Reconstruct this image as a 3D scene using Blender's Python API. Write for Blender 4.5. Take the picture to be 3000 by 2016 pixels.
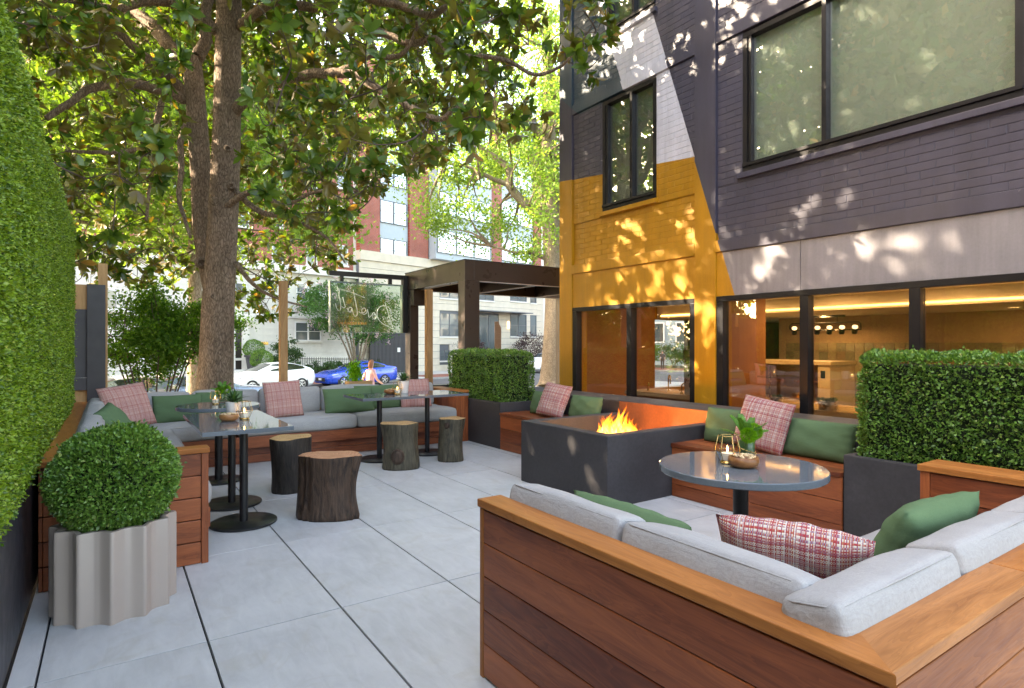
import bpy, bmesh, math, random
import numpy as np
from mathutils import Vector, Matrix, Euler
R = math.radians
scene = bpy.context.scene
for o in list(bpy.data.objects): bpy.data.objects.remove(o)
C = scene.collection
random.seed(7); rng = np.random.default_rng(11)

# ------------------------------------------------------------------ camera, sky, sun, exposure
YAW = R(34.13); EYE = 1.35; FPX = 1734.0          # focal length in pixels of the 3000 px photograph
cam = bpy.data.cameras.new('camera'); camo = bpy.data.objects.new('camera', cam); C.objects.link(camo)
camo.location = (0, 0, EYE); camo.rotation_euler = (R(90), 0, -YAW)
cam.sensor_width = 36; cam.lens = 36*FPX/3000; cam.clip_start = 0.05; cam.clip_end = 2000
scene.camera = camo
SUN = Vector((-0.70, 0.50, 0.51)).normalized()      # towards the sun: ahead and to the left
world = bpy.data.worlds.new('World'); scene.world = world; world.use_nodes = True
wn = world.node_tree.nodes; wl = world.node_tree.links
sky = wn.new('ShaderNodeTexSky'); sky.sky_type = 'NISHITA'; sky.sun_disc = False
sky.sun_elevation = math.asin(SUN.z); sky.sun_rotation = math.atan2(SUN.x, SUN.y)
sky.air_density = 1.0; sky.dust_density = 3.5; sky.ozone_density = 0.2
wl.new(sky.outputs[0], wn['Background'].inputs[0]); wn['Background'].inputs[1].default_value = 0.15
sl = bpy.data.lights.new('sun', 'SUN'); sl.energy = 3.3; sl.angle = R(0.55); sl.color = (1, 0.93, 0.82)
so = bpy.data.objects.new('sun', sl); C.objects.link(so); so.rotation_euler = (-SUN).to_track_quat('-Z', 'Y').to_euler()
vs = scene.view_settings; vs.view_transform = 'Standard'; vs.look = 'None'; vs.gamma = 1; vs.use_curve_mapping = False
vs.exposure = 3.42; vs.use_white_balance = True; vs.white_balance_temperature = 8150; vs.white_balance_tint = 12
scene.render.engine = 'CYCLES'
scene.cycles.max_bounces = 8; scene.cycles.transparent_max_bounces = 24
scene.cycles.sample_clamp_indirect = 6

# ------------------------------------------------------------------ pixels of the photograph -> directions
_c, _s = math.cos(YAW), math.sin(YAW)
def ray(x, y):
    a = (x-1500)/FPX; b = -(y-1008)/FPX
    return Vector((a*_c+_s, -a*_s+_c, b))
def G(x, y, h=0):
    d = ray(x, y); return Vector((0, 0, EYE)) + d*((h-EYE)/d.z)
def PX(x, y, X):
    d = ray(x, y); return Vector((0, 0, EYE)) + d*(X/d.x)
def PY(x, y, Y):
    d = ray(x, y); return Vector((0, 0, EYE)) + d*(Y/d.y)
def PT(x, y, t): return Vector((0, 0, EYE)) + ray(x, y)*t

# ------------------------------------------------------------------ objects
def link(o, parent=None):
    C.objects.link(o)
    if parent is not None: o.parent = parent
    return o
def tag(o, label=None, cat=None, group=None, kind=None):
    if label: o['label'] = label
    if cat: o['category'] = cat
    if group: o['group'] = group
    if kind: o['kind'] = kind
    return o
def thing(name, label, cat, loc=(0, 0, 0), rz=0, group=None):
    o = bpy.data.objects.new(name, None); C.objects.link(o); o.empty_display_size = .1
    o.location = loc; o.rotation_euler = (0, 0, rz)
    return tag(o, label, cat, group)
def mesh_np(name, V, Fs, smooth=False):
    me = bpy.data.meshes.new(name); V = np.asarray(V, np.float32).reshape(-1, 3); Fs = np.asarray(Fs, np.int32)
    n, k = Fs.shape
    me.vertices.add(len(V)); me.vertices.foreach_set('co', V.ravel())
    me.loops.add(n*k); me.loops.foreach_set('vertex_index', Fs.ravel())
    me.polygons.add(n); me.polygons.foreach_set('loop_start', np.arange(0, n*k, k, dtype=np.int32))
    me.polygons.foreach_set('loop_total', np.full(n, k, np.int32))
    if smooth: me.polygons.foreach_set('use_smooth', np.ones(n, bool))
    me.update(calc_edges=True); return me
def mesh_py(name, V, Fs, smooth=False):
    me = bpy.data.meshes.new(name); me.from_pydata([tuple(v) for v in V], [], Fs)
    if smooth: me.polygons.foreach_set('use_smooth', [True]*len(me.polygons))
    me.update(); return me
def ob(name, me, m=None, parent=None, loc=(0, 0, 0), rot=(0, 0, 0)):
    o = bpy.data.objects.new(name, me); link(o, parent); o.location = loc; o.rotation_euler = rot
    if m is not None and len(me.materials) == 0: me.materials.append(m)
    return o
class MB:
    """collects shapes for ONE mesh"""
    def __init__(s): s.V = []; s.F = []; s.mi = []; s.m = 0
    def add(s, V, Fs):
        b = len(s.V); s.V += [tuple(v) for v in V]; s.F += [tuple(i+b for i in f) for f in Fs]; s.mi += [s.m]*len(Fs)
    def box(s, x0, x1, y0, y1, z0, z1):
        s.add([(x, y, z) for z in (z0, z1) for y in (y0, y1) for x in (x0, x1)],
              [(0, 2, 3, 1), (4, 5, 7, 6), (0, 1, 5, 4), (2, 6, 7, 3), (0, 4, 6, 2), (1, 3, 7, 5)])
    def prism(s, poly, axis, a, b):
        n = len(poly)
        def pt(p, t): return {'x': (t, p[0], p[1]), 'y': (p[0], t, p[1]), 'z': (p[0], p[1], t)}[axis]
        s.add([pt(p, a) for p in poly]+[pt(p, b) for p in poly],
              [tuple(range(n))[::-1], tuple(range(n, 2*n))]+[(i, (i+1) % n, n+(i+1) % n, n+i) for i in range(n)])
    def lathe(s, prof, n=24, c=(0, 0, 0), close=True):
        V = []
        for r, z in prof:
            for i in range(n): a = 2*math.pi*i/n; V.append((c[0]+r*math.cos(a), c[1]+r*math.sin(a), c[2]+z))
        Fs = []
        for j in range(len(prof)-1):
            for i in range(n): Fs.append((j*n+i, j*n+(i+1) % n, (j+1)*n+(i+1) % n, (j+1)*n+i))
        if close: Fs += [tuple(range(n))[::-1], tuple(range((len(prof)-1)*n, len(prof)*n))]
        s.add(V, Fs)
    def tube(s, P, rad, n=6, caps=True):
        P = [Vector(p) for p in P]; m = len(P)
        if not hasattr(rad, '__len__'): rad = [rad]*m
        ref = None; V = []
        for i in range(m):
            d = (P[min(i+1, m-1)]-P[max(i-1, 0)])
            d = d.normalized() if d.length > 1e-9 else Vector((0, 0, 1))
            if ref is None: ref = d.orthogonal().normalized()
            else:
                ref = ref-d*ref.dot(d); ref = ref.normalized() if ref.length > 1e-6 else d.orthogonal().normalized()
            b = d.cross(ref)
            for k in range(n):
                a = 2*math.pi*k/n; V.append(P[i]+(ref*math.cos(a)+b*math.sin(a))*rad[i])
        Fs = [(i*n+k, i*n+(k+1) % n, (i+1)*n+(k+1) % n, (i+1)*n+k) for i in range(m-1) for k in range(n)]
        if caps: Fs += [tuple(range(n))[::-1], tuple(range((m-1)*n, m*n))]
        s.add(V, Fs)
    def build(s, name, m, parent=None, smooth=False, loc=(0, 0, 0), rot=(0, 0, 0), bevel=0):
        me = bpy.data.meshes.new(name); me.from_pydata(s.V, [], s.F)
        ms = m if isinstance(m, (list, tuple)) else [m]
        for q in ms: me.materials.append(q)
        if len(ms) > 1: me.polygons.foreach_set('material_index', s.mi)
        if bevel:
            bm = bmesh.new(); bm.from_mesh(me)
            bmesh.ops.bevel(bm, geom=bm.edges[:], offset=bevel, segments=2, profile=.6, affect='EDGES', clamp_overlap=True)
            bm.to_mesh(me); bm.free()
        if smooth: me.polygons.foreach_set('use_smooth', [True]*len(me.polygons))
        me.update()
        if smooth == 'auto': me.set_sharp_from_angle(angle=R(40))
        return ob(name, me, None, parent, loc, rot)
def box(name, m, parent, x0, x1, y0, y1, z0, z1, bevel=0):
    """a box with its origin in its middle and its grain axis (local x) along its longest side"""
    dx, dy, dz = abs(x1-x0), abs(y1-y0), abs(z1-z0); c = ((x0+x1)/2, (y0+y1)/2, (z0+z1)/2)
    b = MB()
    if dx >= dy and dx >= dz: b.box(-dx/2, dx/2, -dy/2, dy/2, -dz/2, dz/2); rot = (0, 0, 0)
    elif dy >= dz: b.box(-dy/2, dy/2, -dx/2, dx/2, -dz/2, dz/2); rot = (0, 0, R(90))
    else: b.box(-dz/2, dz/2, -dy/2, dy/2, -dx/2, dx/2); rot = (0, R(90), 0)
    return b.build(name, m, parent, smooth=False, loc=c, rot=rot, bevel=bevel)

# ------------------------------------------------------------------ materials
def S(r, g, b):
    f = lambda v: (v/255/12.92 if v/255 <= .04045 else ((v/255+.055)/1.055)**2.4)
    return (f(r), f(g), f(b), 1)
class NT:
    def __init__(s, name):
        s.m = bpy.data.materials.new(name); s.m.use_nodes = True; s.t = s.m.node_tree; s.n = s.t.nodes
        s.p = s.n['Principled BSDF']; s.out = s.n['Material Output']
    def new(s, typ, **kw):
        x = s.n.new(typ)
        for k, v in kw.items():
            if k.startswith('i_'):
                key = k[2:]; key = int(key) if key.isdigit() else key
                s.set(x.inputs[key], v)
            else: setattr(x, k, v)
        return x
    def set(s, sock, v):
        if hasattr(v, 'is_output') or isinstance(v, bpy.types.NodeSocket): s.t.links.new(v, sock)
        elif hasattr(v, 'outputs'): s.t.links.new(v.outputs[0], sock)
        else: sock.default_value = v
    def math(s, op, a, b=0.0, c=0.0, clamp=False):
        x = s.n.new('ShaderNodeMath'); x.operation = op; x.use_clamp = clamp
        for i, v in enumerate((a, b, c)): s.set(x.inputs[i], v)
        return x.outputs[0]
    def mix(s, f, a, b, blend='MIX'):
        x = s.n.new('ShaderNodeMix'); x.data_type = 'RGBA'; x.blend_type = blend
        s.set(x.inputs[0], f); s.set(x.inputs[6], a); s.set(x.inputs[7], b); return x.outputs[2]
    def coord(s, kind='Object', scale=(1, 1, 1), loc=None):
        tc = s.n.new('ShaderNodeTexCoord'); mp = s.n.new('ShaderNodeMapping'); s.t.links.new(tc.outputs[kind], mp.inputs[0])
        mp.inputs['Scale'].default_value = scale
        if loc is not None: s.set(mp.inputs['Location'], loc)
        return mp.outputs[0]
    def pos(s):
        return s.n.new('ShaderNodeNewGeometry').outputs['Position']
    def noise(s, vec, scale, detail=4, rough=.55, dist=0):
        x = s.n.new('ShaderNodeTexNoise'); s.t.links.new(vec, x.inputs['Vector'])
        x.inputs['Scale'].default_value = scale; x.inputs['Detail'].default_value = detail
        x.inputs['Roughness'].default_value = rough; x.inputs['Distortion'].default_value = dist
        return x.outputs['Fac']
    def ramp(s, f, stops, interp='LINEAR'):
        x = s.n.new('ShaderNodeValToRGB'); s.set(x.inputs[0], f); e = x.color_ramp.elements; x.color_ramp.interpolation = interp
        while len(e) < len(stops): e.new(.5)
        for q, (p, c) in zip(e, stops): q.position = p; q.color = c if hasattr(c, '__len__') else (c, c, c, 1)
        return x.outputs[0]
    def rnd(s): return s.n.new('ShaderNodeObjectInfo').outputs['Random']
    def island(s): return s.n.new('ShaderNodeNewGeometry').outputs['Random Per Island']
    def bump(s, h, strength=.3, dist=.01):
        x = s.n.new('ShaderNodeBump'); s.set(x.inputs['Height'], h); x.inputs['Strength'].default_value = strength
        x.inputs['Distance'].default_value = dist; s.t.links.new(x.outputs[0], s.p.inputs['Normal']); return x
    def fin(s, color=None, rough=None, metal=None, spec=None, coat=None):
        for k, v in (('Base Color', color), ('Roughness', rough), ('Metallic', metal), ('Specular IOR Level', spec), ('Coat Weight', coat)):
            if v is not None: s.set(s.p.inputs[k], v)
        return s.m
def plain(name, col, rough=.5, metal=0, var=.15, nscale=6, bump=0, bscale=60, spec=.5, coat=0, det=5):
    n = NT(name); v = n.coord()
    f = n.noise(v, nscale, det, .6)
    c = n.mix(1.0, col, n.ramp(f, [(.25, 1-var), (.75, 1+var)]), 'MULTIPLY') if var else col
    if bump: n.bump(n.noise(v, bscale, 3), bump, .004)
    r = n.ramp(n.noise(v, nscale*1.7, 3), [(.3, max(rough-.08, .02)), (.7, min(rough+.08, 1))]) if var else rough
    return n.fin(c, r, metal, spec, coat)
def wood(name, dark, light, rough=.45, scale=1.0, contrast=1.0, spec=.4):
    n = NT(name); r = n.rnd()
    off = n.new('ShaderNodeCombineXYZ', i_0=n.math('MULTIPLY', r, 37.0), i_1=n.math('MULTIPLY', r, 11.0), i_2=n.math('MULTIPLY', r, 5.0))
    v = n.coord('Object', (1.1*scale, 9*scale, 9*scale), off.outputs[0])
    big = n.noise(v, 1.3, 3, .55, 1.1)
    rings = n.math('FRACT', n.math('MULTIPLY', big, 9.0))
    v2 = n.coord('Object', (7*scale, 170*scale, 170*scale), off.outputs[0]); fine = n.noise(v2, 1.0, 4, .7)
    f = n.math('ADD', n.math('MULTIPLY', big, .75), n.math('ADD', n.math('MULTIPLY', rings, .13), n.math('MULTIPLY', fine, .28)))
    f = n.math('ADD', f, n.math('MULTIPLY', n.math('SUBTRACT', r, .5), .35*contrast))
    c = n.ramp(f, [(.32, dark), (.62, tuple((a+b)/2 for a, b in zip(dark, light))), (.95, light)])
    n.bump(fine, .12, .002)
    return n.fin(c, n.ramp(fine, [(.3, rough-.08), (.7, rough+.1)]), spec=spec)
def leafmat(name, c1, c2, under=None, trans=.35, rough=.4, spec=.5, hue3=None):
    n = NT(name); i = n.island()
    st = [(0, c1), (1, c2)] if hue3 is None else [(0, c1), (.7, c2), (.93, c2), (1, hue3)]
    c = n.ramp(i, st)
    if under is not None:
        g = n.n.new('ShaderNodeNewGeometry'); c2_ = n.mix(n.math('MULTIPLY', g.outputs['Backfacing'], .8), c, under)
    else: c2_ = c
    n.fin(c2_, rough, 0, spec)
    tr = n.new('ShaderNodeBsdfTranslucent')
    n.set(tr.inputs[0], n.mix(1.0, c, (1.5, 1.45, .6, 1), 'MULTIPLY'))
    mx = n.new('ShaderNodeMixShader', i_0=trans); n.t.links.new(n.p.outputs[0], mx.inputs[1]); n.t.links.new(tr.outputs[0], mx.inputs[2])
    n.t.links.new(mx.outputs[0], n.out.inputs[0]); return n.m
def emis(name, col, s):
    n = NT(name); e = n.new('ShaderNodeEmission', i_0=col, i_1=s); n.t.links.new(e.outputs[0], n.out.inputs[0]); return n.m
def glass(name, tint=(1, 1, 1, 1), rough=0.0, ior=1.5, gain=1.0):
    """thin pane: fresnel mirror over clear transmission"""
    n = NT(name); tr = n.new('ShaderNodeBsdfTransparent', i_0=tint); gl = n.new('ShaderNodeBsdfGlossy', i_0=(1, 1, 1, 1)); gl.inputs['Roughness'].default_value = rough
    g = n.n.new('ShaderNodeNewGeometry'); dt = n.new('ShaderNodeVectorMath', operation='DOT_PRODUCT'); n.t.links.new(g.outputs['Incoming'], dt.inputs[0]); n.t.links.new(g.outputs['Normal'], dt.inputs[1])
    c_ = n.math('ABSOLUTE', dt.outputs['Value']); f0 = ((ior-1)/(ior+1))**2
    fr = n.math('ADD', f0, n.math('MULTIPLY', n.math('POWER', n.math('SUBTRACT', 1.0, c_), 5.0), 1-f0))
    mx = n.new('ShaderNodeMixShader', i_0=n.math('MULTIPLY', fr, gain, clamp=True))
    n.t.links.new(tr.outputs[0], mx.inputs[1]); n.t.links.new(gl.outputs[0], mx.inputs[2]); n.t.links.new(mx.outputs[0], n.out.inputs[0])
    return n.m
def tweed(name, cols, n_per_m=260, plaid=None, cell=.22):
    n = NT(name); v = n.coord('Object'); sp = n.new('ShaderNodeSeparateXYZ'); n.t.links.new(v, sp.inputs[0])
    def thread(ax, seed):
        f = n.math('FLOOR', n.math('MULTIPLY', sp.outputs[ax], float(n_per_m)))
        w = n.new('ShaderNodeTexWhiteNoise', noise_dimensions='1D'); n.set(w.inputs['W'], n.math('ADD', f, seed))
        return f, w.outputs['Value']
    fx, wx = thread(0, 3.3); fy, wy = thread(1, 91.7)
    chk = n.math('GREATER_THAN', n.math('FRACT', n.math('MULTIPLY', n.math('ADD', fx, fy), .5)), .25)
    sel = n.math('ADD', n.math('MULTIPLY', chk, wx), n.math('MULTIPLY', n.math('SUBTRACT', 1.0, chk), wy))
    cc = n.new('ShaderNodeCombineXYZ', i_0=fx, i_1=fy); wc = n.new('ShaderNodeTexWhiteNoise', noise_dimensions='2D'); n.t.links.new(cc.outputs[0], wc.inputs['Vector'])
    def seq(f, w): return n.math('FRACT', n.math('ADD', n.math('MULTIPLY', f, .25), n.math('MULTIPLY', n.math('GREATER_THAN', w, .72), .25)))
    wf = n.math('FRACT', n.math('ADD', seq(fy, wy), .125)); sel = n.math('ADD', n.math('MULTIPLY', chk, seq(fx, wx)), n.math('MULTIPLY', n.math('SUBTRACT', 1.0, chk), wf))
    sel = n.math('ADD', sel, .01)
    c = n.ramp(sel, cols, 'CONSTANT')
    if plaid is not None:
        per, width, pc = plaid
        for ax, ph in ((0, .0), (1, .37)):
            fr = n.math('FRACT', n.math('ADD', n.math('MULTIPLY', sp.outputs[ax], per), ph)); c = n.mix(n.math('MULTIPLY', n.math('LESS_THAN', fr, width), .36), c, pc)
            fr2 = n.math('FRACT', n.math('ADD', n.math('MULTIPLY', sp.outputs[ax], per*.5), ph+.3)); c = n.mix(n.math('MULTIPLY', n.math('LESS_THAN', fr2, width*.4), .2), c, (.70, .62, .55, 1))
    ux = n.math('ABSOLUTE', n.math('SUBTRACT', n.math('FRACT', n.math('MULTIPLY', sp.outputs[0], float(n_per_m))), .5)); uy = n.math('ABSOLUTE', n.math('SUBTRACT', n.math('FRACT', n.math('MULTIPLY', sp.outputs[1], float(n_per_m))), .5))
    d = n.math('SUBTRACT', 1.0, n.math('MULTIPLY', n.math('ADD', n.math('POWER', ux, 2.0), n.math('POWER', uy, 2.0)), 2.0)); n.bump(d, .7, .003)
    return n.fin(c, .95, spec=.1)
def cloth(name, col, weave=900, var=.10, bump=.25):
    n = NT(name); v = n.coord(); a = n.noise(n.coord('Object', (1, .12, .12)), weave, 2); b = n.noise(n.coord('Object', (.12, 1, .12)), weave, 2)
    w = n.math('MULTIPLY', n.math('ADD', a, b), .5); soft = n.noise(v, 9, 4)
    c = n.mix(1.0, col, n.ramp(w, [(.3, 1-var*1.6), (.7, 1+var)]), 'MULTIPLY'); c = n.mix(1.0, c, n.ramp(soft, [(.2, 1-var*.7), (.8, 1+var*.7)]), 'MULTIPLY')
    cr = n.noise(n.coord('Object', (2.2, 5, 5)), 5.5, 4, .5, 1.2); n.bump(n.math('ADD', w, n.math('ADD', n.math('MULTIPLY', soft, 2.0), n.math('MULTIPLY', cr, 3.0))), bump, .009)
    return n.fin(c, .92, spec=.12)

M = {}
M['tile'] = None
def make_tile():
    n = NT('grey_porcelain'); r = n.rnd()
    off = n.new('ShaderNodeCombineXYZ', i_0=n.math('MULTIPLY', r, 41.0), i_1=n.math('MULTIPLY', r, 13.0))
    v = n.coord('Object', (1, 1, 1), off.outputs[0])
    a = n.noise(v, 1.8, 6, .6, .6); b = n.noise(n.coord('Object', (5, 1.3, 1), off.outputs[0]), 3.5, 6, .65, .8); g = n.noise(v, 420, 2); st = n.noise(v, 3.2, 5, .65, 1.2)
    f = n.math('ADD', n.math('MULTIPLY', a, .5), n.math('MULTIPLY', b, .5))
    c = n.ramp(f, [(.32, (.42, .42, .415, 1)), (.5, (.515, .515, .51, 1)), (.68, (.60, .60, .59, 1))])
    c = n.mix(n.math('MULTIPLY', n.ramp(st, [(.55, 0.0), (.74, 1.0)]), .45), c, (.42, .38, .31, 1))
    c = n.mix(1.0, c, n.ramp(g, [(.3, .94), (.7, 1.05)]), 'MULTIPLY')
    c = n.mix(1.0, c, n.ramp(r, [(0, .95), (1, 1.04)]), 'MULTIPLY')
    n.bump(n.math('ADD', n.math('MULTIPLY', b, .6), n.math('MULTIPLY', g, .3)), .14, .004)
    return n.fin(c, n.ramp(b, [(.3, .42), (.7, .6)]), spec=.4)
M['tile'] = make_tile()
M['joint'] = plain('dark_joint', (.02, .02, .022, 1), .9)  # even near-black base for paving joints and hidden bench frames
M['ipe'] = wood('red_hardwood', (.122, .025, .009, 1), (.44, .122, .040, 1), .38)
M['cap'] = wood('honey_hardwood', (.245, .075, .017, 1), (.57, .220, .060, 1), .42, contrast=.6, spec=.22)
M['cedar'] = wood('cedar_post', (.28, .14, .05, 1), (.58, .36, .16, 1), .6)
M['concrete'] = None
def make_conc(name, base, rough=.6):
    n = NT(name); v = n.coord(); a = n.noise(v, 2.6, 6, .62, .4); b = n.noise(v, 38, 5, .7); sp = n.noise(v, 130, 2)
    c = n.mix(1.0, base, n.ramp(a, [(.25, .72), (.75, 1.35)]), 'MULTIPLY'); c = n.mix(1.0, c, n.ramp(b, [(.3, .85), (.7, 1.15)]), 'MULTIPLY')
    c = n.mix(n.ramp(sp, [(.74, 0.0), (.80, .35)]), c, (.22, .21, .21, 1))
    n.bump(n.math('ADD', n.math('MULTIPLY', a, .8), n.math('MULTIPLY', b, .5)), .3, .006)
    return n.fin(c, n.ramp(a, [(.3, rough-.1), (.7, rough+.12)]), spec=.4)
M['concrete'] = make_conc('charcoal_concrete', (.046, .043, .045, 1))
M['charcoal'] = plain('charcoal_paint', (.035, .035, .043, 1), .45, bump=.05)
M['greycloth'] = cloth('pale_grey_cloth', (.385, .375, .365, 1), 700, .085, .24)
M['green'] = cloth('sage_green_cloth', (.105, .175, .088, 1), 1100, .08, .15)
M['tweed'] = tweed('red_white_tweed', [(0, (.46, .06, .05, 1)), (.125, (.68, .62, .54, 1)), (.25, (.66, .60, .52, 1)), (.375, (.40, .07, .08, 1)), (.5, (.52, .19, .10, 1)), (.625, (.66, .60, .53, 1)), (.75, (.34, .12, .17, 1)), (.875, (.30, .24, .30, 1))], 300, (24, .30, (.40, .05, .06, 1)))
M['plaid'] = tweed('pink_plaid_weave', [(0, (.50, .17, .15, 1)), (.125, (.66, .45, .38, 1)), (.25, (.62, .38, .32, 1)), (.375, (.48, .18, .17, 1)), (.5, (.60, .32, .26, 1)), (.625, (.66, .48, .40, 1)), (.75, (.44, .18, .20, 1)), (.875, (.55, .35, .32, 1))], 300, (20, .20, (.42, .09, .09, 1)))
M['slate'] = None
def make_quartz():
    n = NT('slate_quartz'); v = n.coord(); a = n.noise(v, 600, 2, .6); c = n.ramp(a, [(.35, (.09, .11, .13, 1)), (.6, (.14, .165, .185, 1)), (.78, (.30, .33, .35, 1))])
    return n.fin(c, .05, spec=.42, coat=.0)
M['slate'] = make_quartz()
M['blackmetal'] = plain('black_powder_coat', (.012, .012, .013, 1), .38, .0, .1, bump=.03, bscale=400)
M['bronze'] = plain('dark_bronze_frame', (.008, .008, .010, 1), .42, 0, .08, spec=.25)
M['gold'] = plain('brass_wire', (.62, .40, .14, 1), .25, 1, .05)
M['acacia'] = wood('acacia_wood', (.20, .075, .025, 1), (.50, .24, .09, 1), .35, 3)
M['nuts'] = plain('cashews', (.66, .48, .27, 1), .6, var=.2, nscale=60)
M['porcelain'] = plain('white_porcelain', (.75, .74, .72, 1), .25, var=.03)
M['wax'] = plain('candle_wax', (.82, .76, .62, 1), .5, var=.03)
M['cflame'] = emis('candle_flame', (1, .55, .18, 1), 5)
M['glass'] = glass('clear_glass')
M['taupe'] = plain('taupe_fibreglass', (.40, .33, .285, 1), .38, var=.04, nscale=3, bump=.02)
M['soil'] = plain('soil', (.03, .022, .016, 1), .95, bump=.5)
M['boxleaf'] = leafmat('boxwood_leaf', (.035, .115, .018, 1), (.175, .33, .06, 1), None, .25, .32, .55, (.30, .36, .10, 1))
M['wallleaf'] = leafmat('hedge_wall_leaf', (.035, .105, .008, 1), (.24, .375, .032, 1), None, .26, .36, .45, (.38, .43, .09, 1))
M['darkcore'] = plain('dark_foliage_core', (.012, .022, .008, 1), .95)  # solid near-black fill that colours in the dark gaps between leaves
M['magnolia'] = leafmat('magnolia_leaf', (.032, .085, .014, 1), (.095, .172, .027, 1), (.24, .14, .045, 1), .46, .22, .55, (.36, .20, .05, 1))
M['oakleaf'] = leafmat('street_tree_leaf', (.10, .20, .035, 1), (.24, .36, .085, 1), None, .5, .5, .3)
M['mapleleaf'] = leafmat('fine_green_leaf', (.04, .13, .014, 1), (.12, .26, .03, 1), None, .45, .5, .3)
M['darkleaf'] = leafmat('dark_shrub_leaf', (.025, .07, .02, 1), (.06, .13, .03, 1), None, .3, .45, .4)
M['purpleleaf'] = leafmat('purple_leaf', (.03, .02, .025, 1), (.10, .05, .055, 1), None, .3, .45, .4)
M['myrtle'] = leafmat('myrtle_leaf', (.035, .12, .03, 1), (.09, .22, .05, 1), None, .35, .45, .4)
M['lilac'] = leafmat('lilac_blossom', (.55, .38, .60, 1), (.75, .60, .78, 1), None, .4, .7, .2)
def make_bark(name, dark, light, sc=1.0, bump=.9):
    n = NT(name); v0 = n.coord('Object', (1, 1, .32)); wob = n.new('ShaderNodeTexNoise'); n.t.links.new(v0, wob.inputs['Vector']); wob.inputs['Scale'].default_value = 14*sc; wob.inputs['Detail'].default_value = 3
    vm = n.new('ShaderNodeVectorMath', operation='MULTIPLY_ADD'); n.t.links.new(wob.outputs['Color'], vm.inputs[0]); vm.inputs[1].default_value = (.09/sc,)*3; n.t.links.new(v0, vm.inputs[2])
    vo = n.new('ShaderNodeTexVoronoi', feature='DISTANCE_TO_EDGE'); n.t.links.new(vm.outputs[0], vo.inputs['Vector']); vo.inputs['Scale'].default_value = 34*sc
    d = n.noise(vm.outputs[0], 60*sc, 5, .7); big = n.noise(n.coord('Object', (1, 1, .5)), 3.5, 5, .65)
    f = n.math('ADD', n.math('MULTIPLY', n.ramp(vo.outputs['Distance'], [(0, 0.0), (.2, 1.0)]), .30), n.math('MULTIPLY', d, .70))
    c = n.ramp(f, [(.22, dark), (.8, light)]); c = n.mix(1.0, c, n.ramp(big, [(.3, .72), (.7, 1.25)]), 'MULTIPLY')
    n.bump(f, bump, .03); return n.fin(c, .9, spec=.2)
M['bark'] = make_bark('magnolia_bark', (.078, .054, .038, 1), (.40, .30, .22, 1))
M['bark2'] = make_bark('street_tree_bark', (.10, .075, .05, 1), (.34, .28, .21, 1), .6)
M['twig'] = plain('twig', (.085, .060, .045, 1), .85)
M['pergola'] = plain('bronze_pergola_paint', (.048, .034, .028, 1), .32, .0, .06, 2, spec=.5)
# ================================================================== soft things
def cushion_mesh(name, L, D, Hh, r=.035, puff=.012, nx=18, ny=8, nz=6, seed=0):
    """rounded, slightly puffed box cushion, centred, length on x"""
    b = bmesh.new(); bmesh.ops.create_cube(b, size=2)
    me = bpy.data.meshes.new(name)
    V = []; Fs = []; idx = {}
    def key(p): return (round(p[0], 5), round(p[1], 5), round(p[2], 5))
    def vid(p):
        k = key(p)
        if k not in idx: idx[k] = len(V); V.append(p)
        return idx[k]
    def axis(n):
        t = np.linspace(-1, 1, n+1); return np.sign(t)*(1-(1-np.abs(t))**1.6)
    ax = [axis(nx), axis(ny), axis(nz)]
    for d in range(3):
        u, w = [q for q in range(3) if q != d]
        for sgn in (-1, 1):
            for i in range(len(ax[u])-1):
                for j in range(len(ax[w])-1):
                    q = []
                    for (a, c) in ((i, j), (i+1, j), (i+1, j+1), (i, j+1)):
                        p = [0, 0, 0]; p[d] = sgn; p[u] = ax[u][a]; p[w] = ax[w][c]; q.append(vid(tuple(p)))
                    flip = (sgn < 0) ^ (d == 1)
                    Fs.append(tuple(q[::-1]) if flip else tuple(q))
    b.free(); V = np.array(V); half = np.array([L/2, D/2, Hh/2])
    P = V*half; core = np.clip(P, -(half-r), half-r); dv = P-core; n = np.linalg.norm(dv, axis=1, keepdims=True)
    P = np.where(n > 1e-9, core+dv/np.maximum(n, 1e-9)*np.minimum(n, r), P)
    a = 1-V**2
    rr = np.random.default_rng(seed+5); ph = rr.uniform(0, 6.28, 6); w = np.sin(P[:, 0]*7+ph[0])*np.sin(P[:, 1]*11+ph[1])*.006+np.sin(P[:, 0]*19+ph[2]+P[:, 1]*9)*.0022
    P[:, 2] += np.sign(V[:, 2])*puff*np.sqrt(np.clip(a[:, 0]*a[:, 1], 0, 1))*np.abs(V[:, 2])+w*np.abs(V[:, 2])
    P[:, 1] += np.sign(V[:, 1])*puff*.7*np.sqrt(np.clip(a[:, 0]*a[:, 2], 0, 1))*np.abs(V[:, 1])
    return mesh_py(name, P, Fs, True), half, r
def cushion(name, label, L, D, Hh, loc, rot=(0, 0, 0), m=None, group=None, cat='cushion', r=.035, puff=.012, seed=0, piping=True):
    me, half, r = cushion_mesh(name, L, D, Hh, r, puff, seed=seed)
    o = ob(name, me, m or M['greycloth'], None, loc, rot); tag(o, label, cat, group)
    if piping:
        b = MB()
        for sz in (-1, 1):
            x, y, z = half[0]-r*.33, half[1]-r*.33, half[2]-r*.30
            P = []
            for (cx, cy, a0) in ((x-.03, y-.03, 0), (-x+.03, y-.03, 90), (-x+.03, -y+.03, 180), (x-.03, -y+.03, 270)):
                for q in range(4): a = R(a0+30*q); P.append((cx+.03*math.cos(a), cy+.03*math.sin(a), sz*z))
            P.append(P[0]); b.tube(P, .0032, 5, False)
        b.build('seam', m or M['greycloth'], o, smooth=True)
    return o
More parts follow.
